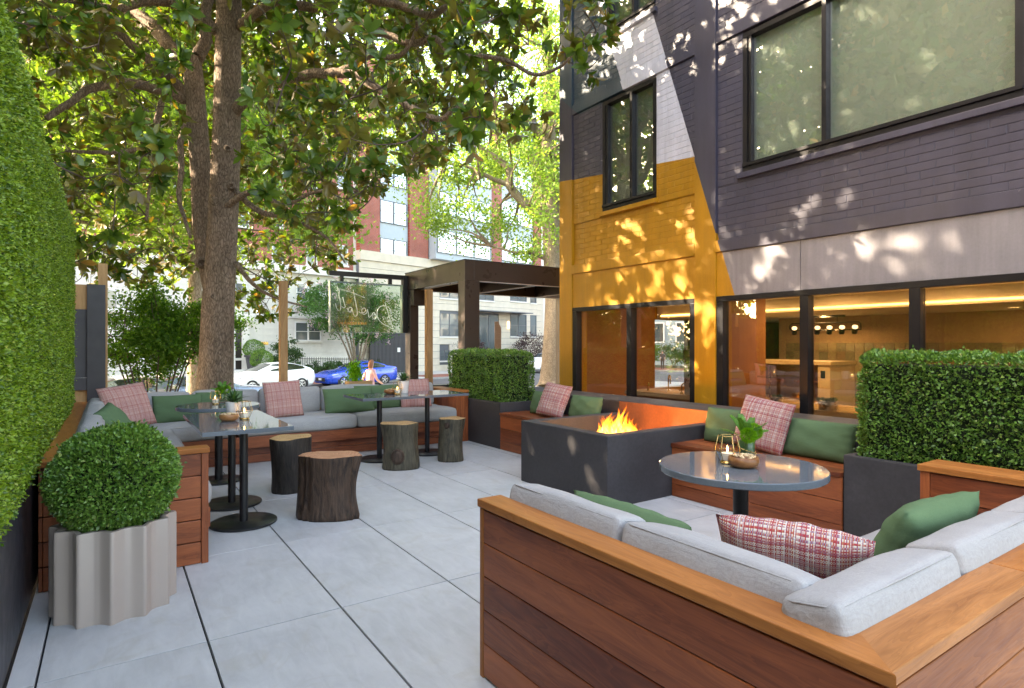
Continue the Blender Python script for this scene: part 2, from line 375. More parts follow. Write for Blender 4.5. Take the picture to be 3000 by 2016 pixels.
def pillow(name, label, w, h, t, loc, face, tilt=12, roll=0, m=None, group=None, cat='pillow', seed=0):
    """scatter pillow: loc = middle of its lower edge, face = heading (degrees from +x) of its front, leaning back by tilt"""
    nu, nv = 26, 22; V = []; Fs = []
    u = np.linspace(-1, 1, nu+1); v = np.linspace(-1, 1, nv+1); rr = np.random.default_rng(seed); ph = rr.uniform(0, 6.28, 8)
    for sgn in (1, -1):
        for j in v:
            for i in u:
                e = (1-abs(i)**3.0)*(1-abs(j)**3.0); th = (max(e, 0)**.5)
                pin = .055*(1-abs(i*j)**2)              # edges drawn in between the corners
                x = i*w/2*(1-.03*(1-j*j)*abs(i)**3); y = j*h/2*(1-.03*(1-i*i)*abs(j)**3)
                wr = .006*math.sin(5*i+ph[0]+3*j)*math.sin(4*j+ph[1])*th
                fold = .008*math.sin(17*j+ph[2])*abs(i)**5*th**.5+.007*math.sin(15*i+ph[3])*abs(j)**5*th**.5+.0018*math.sin(9*i-7*j+ph[4])*th
                V.append((x, y, sgn*(t/2*th)+wr+fold*sgn))
    n1 = (nu+1)*(nv+1)
    for k in (0, 1):
        for j in range(nv):
            for i in range(nu):
                a = k*n1+j*(nu+1)+i; q = (a, a+1, a+nu+2, a+nu+1); Fs.append(q if k == 0 else q[::-1])
    me = mesh_py(name, V, Fs, True)
    bm = bmesh.new(); bm.from_mesh(me); bmesh.ops.remove_doubles(bm, verts=bm.verts[:], dist=.0004); bm.to_mesh(me); bm.free()
    o = ob(name, me, m); f = R(face)
    front = Vector((math.cos(f), math.sin(f), 0)); up = Vector((0, 0, 1)); tl = R(tilt)
    nrm = front*math.cos(tl)+up*math.sin(tl); upv = up*math.cos(tl)-front*math.sin(tl)
    side = upv.cross(nrm); rl = R(roll); side, upv = side*math.cos(rl)+upv*math.sin(rl), upv*math.cos(rl)-side*math.sin(rl)
    mt = Matrix((side, upv, nrm)).transposed().to_4x4()
    low = h/2*abs(upv.z)+w/2*abs(side.z)-.010
    o.matrix_world = Matrix.Translation(Vector(loc)+Vector((0, 0, low)))@mt
    return tag(o, label, cat, group)

# ================================================================== leaves on clipped hedges
def leaf_quads(P, N, size, spread=.8, asp=.62, r=rng, droop=0):
    """one folded leaf (two quads sharing a midrib -> 6 verts) per point"""
    n = len(P); d = N+spread*r.normal(size=(n, 3)); d[:, 2] -= droop; d /= np.linalg.norm(d, axis=1, keepdims=True)
    s = np.cross(d, r.normal(size=(n, 3))); s /= np.linalg.norm(s, axis=1, keepdims=True); nn = np.cross(d, s)
    L = size*r.uniform(.7, 1.25, (n, 1)); W = L*asp*.5
    V = np.empty((n, 6, 3)); fold = .35*W
    V[:, 0] = P; V[:, 1] = P+d*L*.45+s*W+nn*fold; V[:, 2] = P+d*L*.5; V[:, 3] = P+d*L*.45-s*W+nn*fold; V[:, 4] = P+d*L*.85+s*W*.55+nn*fold*.6; V[:, 5] = P+d*L
    V[:, 4] = P+d*L
    b = (np.arange(n)*6)[:, None]
    Fq = np.concatenate([b+np.array([[0, 1, 4, 2]]), b+np.array([[0, 2, 4, 3]])])
    return V.reshape(-1, 3), Fq
def undul(P, amp, sc, seed):
    r = np.random.default_rng(seed); o = np.zeros(len(P))
    for k in range(7):
        w = r.normal(size=3)*sc*(1+.6*k); o += np.sin(P@w+r.uniform(0, 6.28))/(1+.35*k)
    return amp*o/2.2
def box_surface(x0, x1, y0, y1, z0, z1, dens, faces='xXyYZ', rad=.06, r=rng):
    Ps, Ns = [], []
    lo = np.array([x0, y0, z0]); hi = np.array([x1, y1, z1])
    for ch in faces:
        d = 'xyz'.index(ch.lower()); s = 1 if ch.isupper() else -1
        o = [k for k in range(3) if k != d]; A = (hi[o[0]]-lo[o[0]])*(hi[o[1]]-lo[o[1]]); n = int(A*dens)
        P = lo+(hi-lo)*r.uniform(size=(n, 3)); P[:, d] = hi[d] if s > 0 else lo[d]; N = np.zeros((n, 3)); N[:, d] = s
        Ps.append(P); Ns.append(N)
    P = np.concatenate(Ps); N = np.concatenate(Ns)
    core = np.clip(P, lo+rad, hi-rad); dv = P-core; L = np.linalg.norm(dv, axis=1, keepdims=True)
    N2 = np.where(L > 1e-6, dv/np.maximum(L, 1e-6), N); P = core+N2*np.minimum(L, rad)
    return P, N2
def foliage(name, P, N, size, m, parent, amp=.02, sc=9, seed=1, spread=.8, label=None, jit=.02):
    off = undul(P, amp, sc, seed)+rng.uniform(-jit, jit*.4, len(P))+undul(P, amp*.6, sc*.25, seed+40); off += (rng.uniform(size=len(P)) < .018)*rng.uniform(.006, .030, len(P)); V, Fq = leaf_quads(P+N*off[:, None], N, size, spread)
    o = ob(name, mesh_np(name, V, Fq), m, parent); o['kind'] = 'stuff'
    return o

# ================================================================== the patio floor
patio = MB(); patio.box(-.46, 5.60, -2.4, 8.6, -1.0, -.022)
patio = patio.build('patio_floor', M['joint']); tag(patio, 'patio floor of large pale grey porcelain pavers with thin dark joints', kind='structure')
TX, TY = .6125, 1.205
xs = [-.345, -.247]+[-.247+TX*k for k in range(1, 9)]; ys = [3.0+TY*k for k in range(-4, 5)]
tile_me = {}
for i in range(len(xs)-1):
    for j in range(len(ys)-1):
        x0, x1, y0, y1 = xs[i]+.0048, xs[i+1]-.0048, ys[j]+.0034, ys[j+1]-.0034
        if x0 > 4.25: continue
        k = (round(x1-x0, 4), round(y1-y0, 4))
        if k not in tile_me:
            b = MB(); w, d = (x1-x0)/2, (y1-y0)/2; e = .0015
            b.add([(-w, -d, -.02), (w, -d, -.02), (w, d, -.02), (-w, d, -.02), (-w, -d, -e), (w, -d, -e), (w, d, -e), (-w, d, -e), (-w+e, -d+e, 0), (w-e, -d+e, 0), (w-e, d-e, 0), (-w+e, d-e, 0)],
                  [(0, 1, 5, 4), (1, 2, 6, 5), (2, 3, 7, 6), (3, 0, 4, 7), (4, 5, 9, 8), (5, 6, 10, 9), (6, 7, 11, 10), (7, 4, 8, 11), (8, 9, 10, 11)])
            me = bpy.data.meshes.new('paver'); me.from_pydata(b.V, [], b.F); me.materials.append(M['tile']); tile_me[k] = me
        ob('paver', tile_me[k], None, patio, ((x0+x1)/2, (y0+y1)/2, rng.uniform(-.0008, .0008)))

# ================================================================== tall artificial hedge on the left
hw = thing('hedge_wall', 'tall clipped boxwood hedge panel on a charcoal base along the left side', 'hedge', (-.4, 3.5, 0))
HW = Vector((-.4, 3.5, 0))
def sub(p): return tuple(Vector(p)-HW)
b = MB(); b.box(-.05, .048, -5.3, 4.25, 0, 2.62); b.build('base_panel', M['charcoal'], hw)
P, N = box_surface(-.5, -.325, .9, 4.2, .68, 2.60, 16000, 'X', .07); Pb, Nb = box_surface(-.5, -.325, 4.2, 7.72, .68, 2.60, 9000, 'XYZ', .07); P = np.concatenate([P, Pb]); N = np.concatenate([N, Nb])
P2, N2 = box_surface(-.5, -.325, -2.0, .9, .68, 2.60, 700, 'XZ', .07)
P3 = np.stack([rng.uniform(-.40, -.32, 9000), rng.uniform(.9, 7.72, 9000), .69+rng.uniform(-.03, .03, 9000)], 1); N3 = np.tile([.6, 0, -.8], (9000, 1))
P = np.concatenate([P, P2, P3]); N = np.concatenate([N, N2, N3])
foliage('foliage', P-np.array(HW), N, .0168, M['wallleaf'], hw, .012, 9, 3, .85, None, .022)
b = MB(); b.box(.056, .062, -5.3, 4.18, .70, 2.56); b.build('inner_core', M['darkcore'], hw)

# ================================================================== fence posts behind the back bench
fp = thing('fence', 'charcoal board fence end beyond the hedge panel, extended by added unseen boards', 'fence', (-.3, 8.2, -.9))
for (x0, x1, y0, y1, z0, z1, mm, nm) in ((-.222, -.05, 8.16, 8.20, -.9, 2.02, M['charcoal'], 'board'), (-.42, -.216, 8.22, 8.25, .9705, 1.7395, M['charcoal'], 'board'),
        (-.42, -.2225, 8.18, 8.219, .83, .97, M['charcoal'], 'rail'), (-.42, -.216, 8.225, 8.27, 1.74, 2.02, M['cedar'], 'board'), (-.42, -.216, 8.24, 8.29, .0, .835, M['cedar'], 'board'))+tuple((-.422-.15*(k+1)+.006, -.422-.15*k, 8.21, 8.235, -.9, 1.95, M['charcoal'], 'board') for k in range(20)):  # long row of unseen boards added to block bright street from window reflections
    q = box(nm, mm, None, x0, x1, y0, y1, z0, z1, .003); q.parent = fp; q.matrix_parent_inverse = Matrix.Translation((.3, -8.2, .9))
for x, lab in ((-.075, 'cedar post rising behind the charcoal fence board, at the far left'), (1.93, 'cedar post standing behind the back bench, in front of the white car'), (4.10, 'cedar post beside the far pergola post, behind the back bench')):
    w = .05 if x > 0 else .045
    y = 8.36 if x > 0 else 8.26
    p = box('cedar_post', M['cedar'], None, x-w, x+w, y-.045, y+.045, -1.0, 2.2 if x > 0 else 2.27, .004); tag(p, lab, 'post', 'cedar posts behind the back bench')

# ================================================================== wooden corner bench along the hedge and the street side
def child(o, parent):
    o.parent = parent; o.matrix_parent_inverse = Matrix.Translation(-Vector(parent.location)); return o
cb = thing('corner_bench', 'L-shaped red hardwood bench along the hedge and the street side', 'bench', (.1, 7.6, 0))
def cbx(nm, mm, *a, bev=.003): return child(box(nm, mm, None, *a, bev), cb)
for k in range(5): cbx('plank', M['ipe'], -.305, .458, 4.085, 4.11, .004+.1355*k, .1355*(k+1)-.003)
for k in range(5): cbx('plank', M['ipe'], -.325, -.307, 4.09, 5.6, .004+.1355*k, .1355*(k+1)-.003)
cbx('corner_trim', M['ipe'], .461, .50, 4.08, 4.20, .0, .677)
cbx('inner_panel', M['ipe'], -.29, .455, 4.113, 4.17, .0, .675)
cbx('cap', M['cap'], -.33, .506, 4.07, 4.20, .68, .712, bev=.004)
cbx('cap', M['cap'], -.33, -.16, 4.203, 8.05, .68, .711, bev=.004)
cbx('cap', M['cap'], -.157, 4.13, 7.93, 8.05, .68, .711, bev=.004)
cbx('back_panel', M['ipe'], -.30, 4.1, 7.96, 8.02, 0, .677); cbx('back_panel', M['ipe'], -.28, -.20, 4.21, 7.95, 0, .677)
cbx('seat_board', M['ipe'], -.19, .50, 4.205, 7.14, .285, .312); cbx('seat_board', M['ipe'], -.19, 3.93, 7.143, 7.955, .285, .312)
for (a, c) in ((.50, 1.93), (1.934, 3.93)):
    cbx('fascia', M['ipe'], a+.002, c-.002, 7.115, 7.14, .185, .310)
    cbx('plank', M['ipe'], a+.002, c-.002, 7.20, 7.222, .095, .182); cbx('plank', M['ipe'], a+.002, c-.002, 7.20, 7.222, .004, .091)
cbx('fascia', M['ipe'], .50, .525, 4.205, 7.11, .185, .310); cbx('plank', M['ipe'], .42, .44, 4.205, 7.19, .004, .182)
for k, (a, c) in enumerate(((3.935, 4.0), (4.003, 4.06), (4.063, 4.125))): cbx('end_board', M['ipe'], a, c, 7.175, 7.205, .0, .678)
for k in range(4): cbx('end_board', M['ipe'], 3.932, 3.95, 7.21+.185*k, 7.392+.185*k, .0, .678)
cbx('cap', M['cap'], 3.92, 4.132, 7.165, 7.927, .68, .712, bev=.004)
# seat and back cushions
SG, BG = 'seat cushions on the corner bench', 'back cushions on the corner bench'
SY = 7.51
for (x0, x1, lab) in ((-.13, 1.16, 'pale grey seat cushion in the left corner of the bench under the round table'), (1.165, 2.53, 'pale grey seat cushion of the back bench, middle one under the cedar post'), (2.535, 3.93, 'pale grey seat cushion of the back bench, rightmost one behind the long table')):
    cushion('seat_cushion', lab, x1-x0, .80, .165, ((x0+x1)/2, SY, .312+.083), (0, 0, 0), None, SG, r=.05, puff=.014, seed=int(x0*10)+3)
cushion('seat_cushion', 'pale grey seat cushion along the hedge, behind the boxwood ball', 2.87, .70, .165, (.19, 5.66, .395), (0, 0, R(90)), None, SG, r=.05, puff=.014, seed=9)
bx = [(.03, .77, 'back cushion of the street bench, leftmost, behind the pink plaid corner pillow'), (.775, 1.51, 'grey back cushion of the street bench, behind the two green pillows and the round table'), (1.515, 2.265, 'grey back cushion of the street bench, behind the upright plaid pillow'), (2.27, 3.10, 'grey back cushion of the street bench, behind the two large green pillows'), (3.105, 3.90, 'grey back cushion of the street bench, at its right end beside the clipped hedge')]
for i, (x0, x1, lab) in enumerate(bx):
    cushion('back_cushion', lab, x1-x0, .15, .31, ((x0+x1)/2, 7.835, .475+.155), (R(-8), 0, 0), None, BG, r=.045, puff=.02, seed=20+i)
for i, (y0, y1, lab) in enumerate(((4.25, 5.05, 'grey back cushion along the hedge, nearest one behind the boxwood ball'), (5.055, 6.0, 'grey back cushion along the hedge, second from the boxwood ball'), (6.005, 6.9, 'grey back cushion along the hedge, third from the boxwood ball'), (6.905, 7.72, 'grey back cushion along the hedge, farthest one in the corner'))):
    cushion('back_cushion', lab, y1-y0, .15, .30, (-.135, (y0+y1)/2, .475+.15), (0, R(-8), R(90)) if False else (R(8), 0, R(90)), None, BG, r=.045, puff=.02, seed=30+i)
PG = 'scatter pillows'
pillow('plaid_pillow', 'pink plaid pillow propped in the left corner of the bench', .47, .47, .14, (.14, 7.18, .485), -62, 22, 6, M['plaid'], PG, seed=1)
pillow('green_pillow', 'small sage green pillow peeking over the boxwood ball', .40, .40, .15, (.05, 5.9, .485), -20, 35, 10, M['green'], PG, seed=2)
pillow('green_pillow', 'sage green pillow left of the tree trunk, behind the round table', .50, .32, .15, (.62, 7.54, .485), -88, 18, 0, M['green'], PG, seed=3)
pillow('green_pillow', 'sage green pillow half hidden behind its neighbour, below the tree trunk', .50, .33, .14, (1.05, 7.60, .485), -90, 14, 0, M['green'], PG, seed=4)
pillow('plaid_pillow', 'pink plaid pillow standing upright below the cedar post', .44, .44, .14, (1.70, 7.36, .485), -84, 16, 2, M['plaid'], PG, seed=5)
pillow('green_pillow', 'long sage green pillow in front, left of the long table', .66, .33, .16, (2.52, 7.42, .485), -88, 20, 0, M['green'], PG, seed=6)
pillow('green_pillow', 'long sage green pillow behind the front one, at the long table', .66, .33, .15, (2.98, 7.60, .485), -90, 12, 0, M['green'], PG, seed=7)
pillow('plaid_pillow', 'pink plaid pillow behind the white pot on the long table', .44, .42, .13, (3.48, 7.52, .485), -98, 22, 0, M['plaid'], PG, seed=8)

# ================================================================== tables
def pedestal(t, x, y, h, rb=.24, rc=.030):
    b = MB(); b.lathe([(rb-.012, 0), (rb, .004), (rb, .016), (rb-.006, .020)], 40, (x, y, .0)); b.build('base', M['blackmetal'], t, 'auto')
    b = MB(); b.lathe([(rc, .018), (rc, h-.012), (.16, h-.012), (.16, h-.002)], 24, (x, y, 0)); b.build('column', M['blackmetal'], t, 'auto')
def rect_table(label, cx, cy, w, d, h, cols, group):
    t = thing('dining_table', label, 'table', (cx, cy, 0), 0, group)
    b = MB(); b.box(-w/2, w/2, -d/2, d/2, h-.030, h); b.build('table_top', M['slate'], t, bevel=.0025)
    for (x, y) in cols: pedestal(t, x-cx, y-cy, h-.028, .235)
    return t
def round_table(label, cx, cy, r, h, rb, group):
    t = thing('dining_table', label, 'table', (cx, cy, 0), 0, group)
    b = MB(); b.lathe([(r-.004, h-.034), (r, h-.030), (r, h-.004), (r-.004, h)], 96); b.build('table_top', M['slate'], t, 'auto')
    pedestal(t, 0, 0, h-.032, rb, .036); return t
TG = 'slate topped pedestal tables'
rect_table('oblong slate table with two black pedestals next to the boxwood ball', .81, 5.12, .60, 1.28, .75, ((.83, 4.83), (.845, 5.46)), TG)
round_table('round slate table in the left corner behind the oblong table', .88, 6.45, .375, .75, .22, TG)
rect_table('long slate table in front of the green pillows and two log stools', 2.95, 6.60, 1.34, .66, .75, ((2.60, 6.60), (3.24, 6.65)), TG)
RT = G(2170, 1363, .75)
round_table('large round slate table in front of the fire pit bench', RT.x, RT.y, .392, .75, .30, TG)

# ---- table-top things
def lantern(label, loc, s=1.0, candle=True):
    t = thing('candle_lantern', label, 'candle holder', loc, rng.uniform(0, 1), 'brass wire candle lanterns')
    def ring(r, z, n=6, o=0): return [(s*r*math.cos(2*math.pi*(i+o)/n), s*r*math.sin(2*math.pi*(i+o)/n), s*z) for i in range(n)]
    A, B_, C_ = ring(.033, .004), ring(.060, .062), ring(.042, .135); b = MB()
    for Q in (A, B_, C_): b.tube(Q+[Q[0]], .0018*s, 5)
    for i in range(6): b.tube([A[i], B_[i], C_[i]], .0018*s, 5)
    b.build('wire_cage', M['gold'], t, True)
    b = MB(); b.lathe([(.035*s, 0), (.036*s, .004*s), (.030*s, .012*s)], 20); b.build('base', M['gold'], t, 'auto')
    b = MB(); b.lathe([(.030*s, .012*s), (.036*s, .05*s), (.037*s, .115*s)], 20, close=False); b.build('glass_cup', M['glass'], t, True)
    if candle:
        b = MB(); b.lathe([(.027*s, .014*s), (.030*s, .05*s), (.024*s, .052*s)], 18); b.build('candle', M['wax'], t, 'auto')
        b = MB(); b.lathe([(.0005, .053*s), (.0045*s, .062*s), (.0035*s, .072*s), (.0004, .086*s)], 10); b.build('flame', M['cflame'], t, True)
    return t
def bowl(label, loc, r=.068):
    t = thing('snack_bowl', label, 'bowl', loc, 0, 'wooden bowls of nuts')
    b = MB(); b.lathe([(r*.62, 0), (r*.92, .012), (r, .030), (r*.94, .052), (r*.88, .052), (r*.84, .034), (r*.3, .024)], 28); b.build('bowl', M['acacia'], t, True)
    b = MB(); rr = random.Random(int(loc[0]*100))
    for k in range(46):
        a, q = rr.uniform(0, 6.28), r*.78*math.sqrt(rr.random()); c = Vector((q*math.cos(a), q*math.sin(a), .044+.012*(1-q/r)+rr.uniform(0, .008))); d = rr.uniform(0, 6.28)
        P = [c+Vector((math.cos(d+w)*.010*k2, math.sin(d+w)*.010*k2, .002*(1-k2*k2))) for k2, w in ((-1, .4), (0, 0), (1, -.4))]; b.tube(P, [.003, .0048, .003], 5)
    b.build('nuts', M['nuts'], t, True)['kind'] = 'stuff'
    return t
M['agave'] = leafmat('agave_leaf', (.022, .075, .02, 1), (.06, .15, .035, 1), None, .15, .35)
M['fern'] = leafmat('fern_leaf', (.05, .17, .02, 1), (.12, .30, .03, 1), None, .3, .5)
M['moss'] = leafmat('moss_ball', (.10, .30, .01, 1), (.22, .48, .02, 1), None, .3, .6, .2)
def blade(b, base, d, L, w, bend=.3, n=5, up=Vector((0, 0, 1))):
    d = Vector(d).normalized(); s = d.cross(up); s = s.normalized() if s.length > 1e-4 else Vector((1, 0, 0)); nn = s.cross(d); V = []
    for i in range(n+1):
        t = i/n; p = Vector(base)+d*L*t-up*(bend*L*t*t); ww = w*(math.sin(math.pi*min(t*.85+.18, 1)))*(1 if t < 1 else 0)
        V += [p-s*ww+nn*ww*.4, p, p+s*ww+nn*ww*.4]
    Fs = []
    for i in range(n):
        a = i*3; Fs += [(a, a+1, a+4, a+3), (a+1, a+2, a+5, a+4)]
    b.add(V, Fs)
def agave(label, loc, s=1.0):
    t = thing('potted_agave', label, 'plant', loc, 0, 'potted plants on the tables')
    b = MB(); b.lathe([(.034*s, 0), (.037*s, .004*s), (.046*s, .098*s), (.043*s, .1*s), (.040*s, .08*s)], 28); b.build('pot', M['porcelain'], t, 'auto')
    b = MB(); rr = random.Random(3+int(loc[0]*50))
    for k in range(26):
        a = k*2.4; el = R(18+62*(k/26)+rr.uniform(-6, 6)); d = Vector((math.cos(a)*math.cos(el), math.sin(a)*math.cos(el), math.sin(el)))
        blade(b, (0, 0, .095*s), d, s*(.115+.03*rr.random())*(1-.25*k/26), .0095*s, .35*math.cos(el), 5)
    b.build('leaves', M['agave'], t, True); return t
def moss_vase(label, loc, s=1.0, vase=True):
    t = thing('fern_vase', label, 'plant', loc, 0, 'potted plants on the tables')
    b = MB(); b.lathe([(.040*s, 0), (.043*s, .004*s), (.045*s, .098*s), (.042*s, .098*s), (.040*s, .012*s)], 24); b.build('vase', M['glass'], t, 'auto')
    b = MB(); b.lathe([(.036*s, .012*s), (.040*s, .09*s), (.01*s, .096*s)], 18); b.build('stems', M['agave'], t, True)
    b = MB(); rr = random.Random(5)
    for k in range(40):                       # dimples of the cut glass
        a = k*2.399; z = .012+.08*((k*.618) % 1); b.lathe([(.0002, -.003), (.0045, -.001), (.0045, .001), (.0002, .003)], 6, (.0445*math.cos(a)*s, .0445*math.sin(a)*s, z*s))
    b.build('glass_dimples', M['gold'], t, True)['kind'] = 'stuff'
    for (cx, cy, cz, rad) in ((-.030, -.03, .125, .040), (.045, -.01, .135, .045)):
        n = 1500; d = rng.normal(size=(n, 3)); d /= np.linalg.norm(d, axis=1, keepdims=True); V, Fq = leaf_quads(np.array([cx, cy, cz])*s+d*rad*.72*s, d, .017*s, .25, .14)
        o = ob('moss_ball', mesh_np('moss_ball', V, Fq), M['moss'], t); o['kind'] = 'stuff'
    b = MB()
    for k in range(9):
        a = k*2*math.pi/9+.3; el = R(rr.uniform(35, 72)); d = Vector((math.cos(a)*math.cos(el), math.sin(a)*math.cos(el), math.sin(el))); L = s*rr.uniform(.13, .19); base = Vector((0, 0, .09*s)); sd = d.cross(Vector((0, 0, 1))).normalized()
        for q in range(3, 12):
            f = q/11; p = base+d*L*f-Vector((0, 0, .25*L*f*f))
            for g in (-1, 1): blade(b, p, sd*g*.8+d*.6, s*.045*(1.15-f*.75), .0075*s, .1, 2, d.cross(sd))
        b.tube([base, base+d*L*.5-Vector((0, 0, .06*L)), base+d*L-Vector((0, 0, .25*L))], .0012*s, 4)
    b.build('fern_fronds', M['fern'], t, True); return t
def at(px, py, h): return tuple(G(px, py, h))
lantern('brass wire candle lantern beside the fern vase on the large round table', at(2131, 1356, .751), 1.02)
bowl('acacia bowl of nuts in front of the fern vase on the large round table', at(2178, 1368, .751), .072)
moss_vase('fern and moss posy in a dimpled glass vase on the large round table', at(2188, 1341, .751), 1.0)
bowl('acacia bowl of nuts on the oblong table by the boxwood ball', at(671, 1233, .751), .070)
agave('dark green agave in a white pot on the oblong table', at(684, 1224, .751), 1.3)
lantern('lit brass wire lantern right of the agave on the oblong table', at(716, 1228, .751), 1.05)
lantern('lit brass wire lantern on the small round table in the corner', at(631, 1184, .751), .95)
moss_vase('fern and moss posy on the small round table in the corner', at(650, 1178, .751), .95)
bowl('acacia bowl of nuts on the long table', at(1143, 1154, .751), .075)
lantern('brass wire lantern between the bowl and the agave on the long table', at(1164, 1155, .751), 1.1)
agave('dark green agave in a white pot on the long table', at(1182, 1152, .751), 1.5)

# ================================================================== log stools
def make_stumpmats():
    out = []
    for (nm, d, l, red) in (('dark_bark', (.010, .009, .009, 1), (.058, .046, .036, 1), 0), ('brown_bark', (.014, .010, .008, 1), (.115, .068, .044, 1), 1), ('olive_bark', (.022, .019, .014, 1), (.125, .105, .066, 1), 0)):
        n = NT(nm); v = n.coord('Object', (5.5, 5.5, 1.1)); a = n.noise(v, 3.2, 6, .65, 1.4); f = n.noise(n.coord('Object', (60, 60, 5)), 1.5, 4, .6)
        c = n.ramp(n.math('ADD', n.math('MULTIPLY', a, .72), n.math('MULTIPLY', f, .28)), [(.34, d), (.66, l)]); n.bump(n.math('ADD', a, n.math('MULTIPLY', f, .6)), .7, .012); out.append(n.fin(c, .5, spec=.35))
    return out
BK = make_stumpmats()
def make_endgrain(name, d, l):
    n = NT(name); v = n.coord('Object', (1, 1, 1)); sp = n.new('ShaderNodeVectorMath', operation='LENGTH'); wob = n.noise(v, 4.5, 3)
    flat = n.coord('Object', (1, 1, 0)); n.t.links.new(flat, sp.inputs[0])
    rr = n.math('ADD', sp.outputs['Value'], n.math('MULTIPLY', wob, .10)); f = n.math('FRACT', n.math('MULTIPLY', rr, 46.0)); f2 = n.noise(v, 22, 4)
    c = n.ramp(n.math('ADD', n.math('MULTIPLY', f, .35), n.math('MULTIPLY', f2, .65)), [(.25, d), (.75, l)]); n.bump(f, .12, .003); return n.fin(c, .6, spec=.25)
EG = [make_endgrain('pale_end_grain', (.36, .19, .07, 1), (.62, .40, .19, 1)), make_endgrain('red_end_grain', (.36, .15, .075, 1), (.58, .31, .175, 1))]
def stump(label, loc, rx, ry, h, seed, bark, eg, lobes, knot=None, rz=0, cracks=0):
    t = thing('log_stool', label, 'stool', loc, rz, 'log stools'); rr = np.random.default_rng(seed)
    n = 72; th = np.linspace(0, 2*np.pi, n, endpoint=False); rows = 22; ph = rr.uniform(0, 6.28, 12); V = []
    shape = 1+sum(a*np.cos(k*th+p) for k, a, p in lobes)
    cr = np.ones(n); crk = rr.choice(n, cracks, replace=False) if cracks else []
    for j in range(rows+1):
        z = j/rows; s = 1+.05*(z-.5)**2*4-.035*math.sin(math.pi*z)+.012*math.sin(7*z+ph[0])
        rad = shape*s*(1+.018*np.sin(3*th+5*z+ph[1])+.012*np.sin(9*th+3*z+ph[2])+.008*np.sin(19*th+2.4*z+ph[3]))
        for q in crk:
            dpt = .075*math.exp(-((z-rr.uniform(.2, .9))*1.4)**2)+.02; rad[q] -= dpt
        if j == rows: rad *= .985
        if j == 0: rad *= .975
        X = rx*rad*np.cos(th); Y = ry*rad*np.sin(th); tw = .015*math.sin(3*z+ph[4])
        for i in range(n): V.append((X[i]+tw, Y[i], z*h+(.004*math.sin(4*th[i]+ph[5]) if j == rows else 0)))
    Fs = [(j*n+i, j*n+(i+1) % n, (j+1)*n+(i+1) % n, (j+1)*n+i) for j in range(rows) for i in range(n)]
    Fs.append(tuple(range(n))[::-1]); me = mesh_py('log', V, Fs, True); ob('log', me, bark, t)
    b = MB(); top = [Vector(v) for v in V[rows*n:]]; c = sum(top, Vector())/n; ring2 = [c+(p-c)*.985+Vector((0, 0, .003)) for p in top]; ring3 = [c+(p-c)*.5+Vector((0, 0, .004)) for p in top]
    b.add(top+ring2+ring3+[c+Vector((0, 0, .004))], [(i, (i+1) % n, n+(i+1) % n, n+i) for i in range(n)]+[(n+i, n+(i+1) % n, 2*n+(i+1) % n, 2*n+i) for i in range(n)]+[(2*n+i, 2*n+(i+1) % n, 3*n) for i in range(n)])
    b.build('seat', eg, t, 'auto')
    if knot:
        a, z, kr = knot; b = MB(); d = Vector((math.cos(a), math.sin(a), 0)); s = Vector((-d.y, d.x, 0)); u = Vector((0, 0, 1)); c = Vector((rx*d.x, ry*d.y, z*h))*1.0; c.z = z*h
        V = []; N_ = 20; prof = [(1.25, -.03), (1.12, .004), (1.0, .012), (.93, -.004), (.86, .010), (.5, .013), (.05, .010)]
        for (r_, o_) in prof:
            for i in range(N_): q = 2*math.pi*i/N_; V.append(c+d*o_+s*(r_*kr*math.cos(q))+u*(r_*kr*1.15*math.sin(q)))
        b.add(V, [(j*N_+i, j*N_+(i+1) % N_, (j+1)*N_+(i+1) % N_, (j+1)*N_+i) for j in range(len(prof)-1) for i in range(N_)]+[tuple(range((len(prof)-1)*N_, len(prof)*N_))]); b.build('knot', BK[1], t, True)
    return t
stump('dark charred log stool behind the cracked one', (1.385, 5.68, 0), .185, .165, .49, 1, BK[0], EG[0], ((2, .05, .3), (3, .025, 1)), None, R(34))
stump('wide cracked brown log stool nearest the camera', (1.42, 4.63, 0), .225, .155, .485, 2, BK[1], EG[1], ((2, .03, .0), (3, .06, 2.2), (4, .03, 1)), None, R(-34), 9)
stump('leaning olive log stool with a big round knot', (2.60, 6.02, 0), .185, .15, .49, 3, BK[2], EG[0], ((2, .05, 0), (3, .02, 0)), (R(-88), .30, .062), R(-34))
stump('slim brown log stool nearest the right planter', (3.27, 6.08, 0), .142, .135, .49, 4, BK[2], EG[0], ((2, .03, 1), (3, .03, .5)), (R(-105), .86, .03), R(-34))

# ================================================================== boxwood ball in a fluted planter
bp = thing('boxwood_planter', 'boxwood ball in a fluted taupe planter beside the hedge panel', 'planter', (.02, 3.70, 0))
n = 12*20; th = np.linspace(0, 2*np.pi, n, endpoint=False); V = []; prof = [(1.0, 0), (1.0, .435), (.985, .445), (.90, .447), (.86, .44), (.86, .36)]
flute = np.clip(np.abs(np.sin(6*th+.35))*1.18-.14, 0, 1)**1.0
for (k, z) in prof:
    rad = (.276-.036*flute)*k
    for i in range(n): V.append((rad[i]*math.cos(th[i]), rad[i]*math.sin(th[i]), z))
Fs = [(j*n+i, j*n+(i+1) % n, (j+1)*n+(i+1) % n, (j+1)*n+i) for j in range(len(prof)-1) for i in range(n)]
me = mesh_py('planter_pot', V, Fs, True); me.set_sharp_from_angle(angle=R(50)); ob('planter_pot', me, M['taupe'], bp)
b = MB(); b.lathe([(.01, .37), (.20, .37), (.20, .40), (.01, .41)], 32); b.build('soil', M['soil'], bp)
d = rng.normal(size=(26000, 3)); d /= np.linalg.norm(d, axis=1, keepdims=True); d = d[d[:, 2] > -.86]
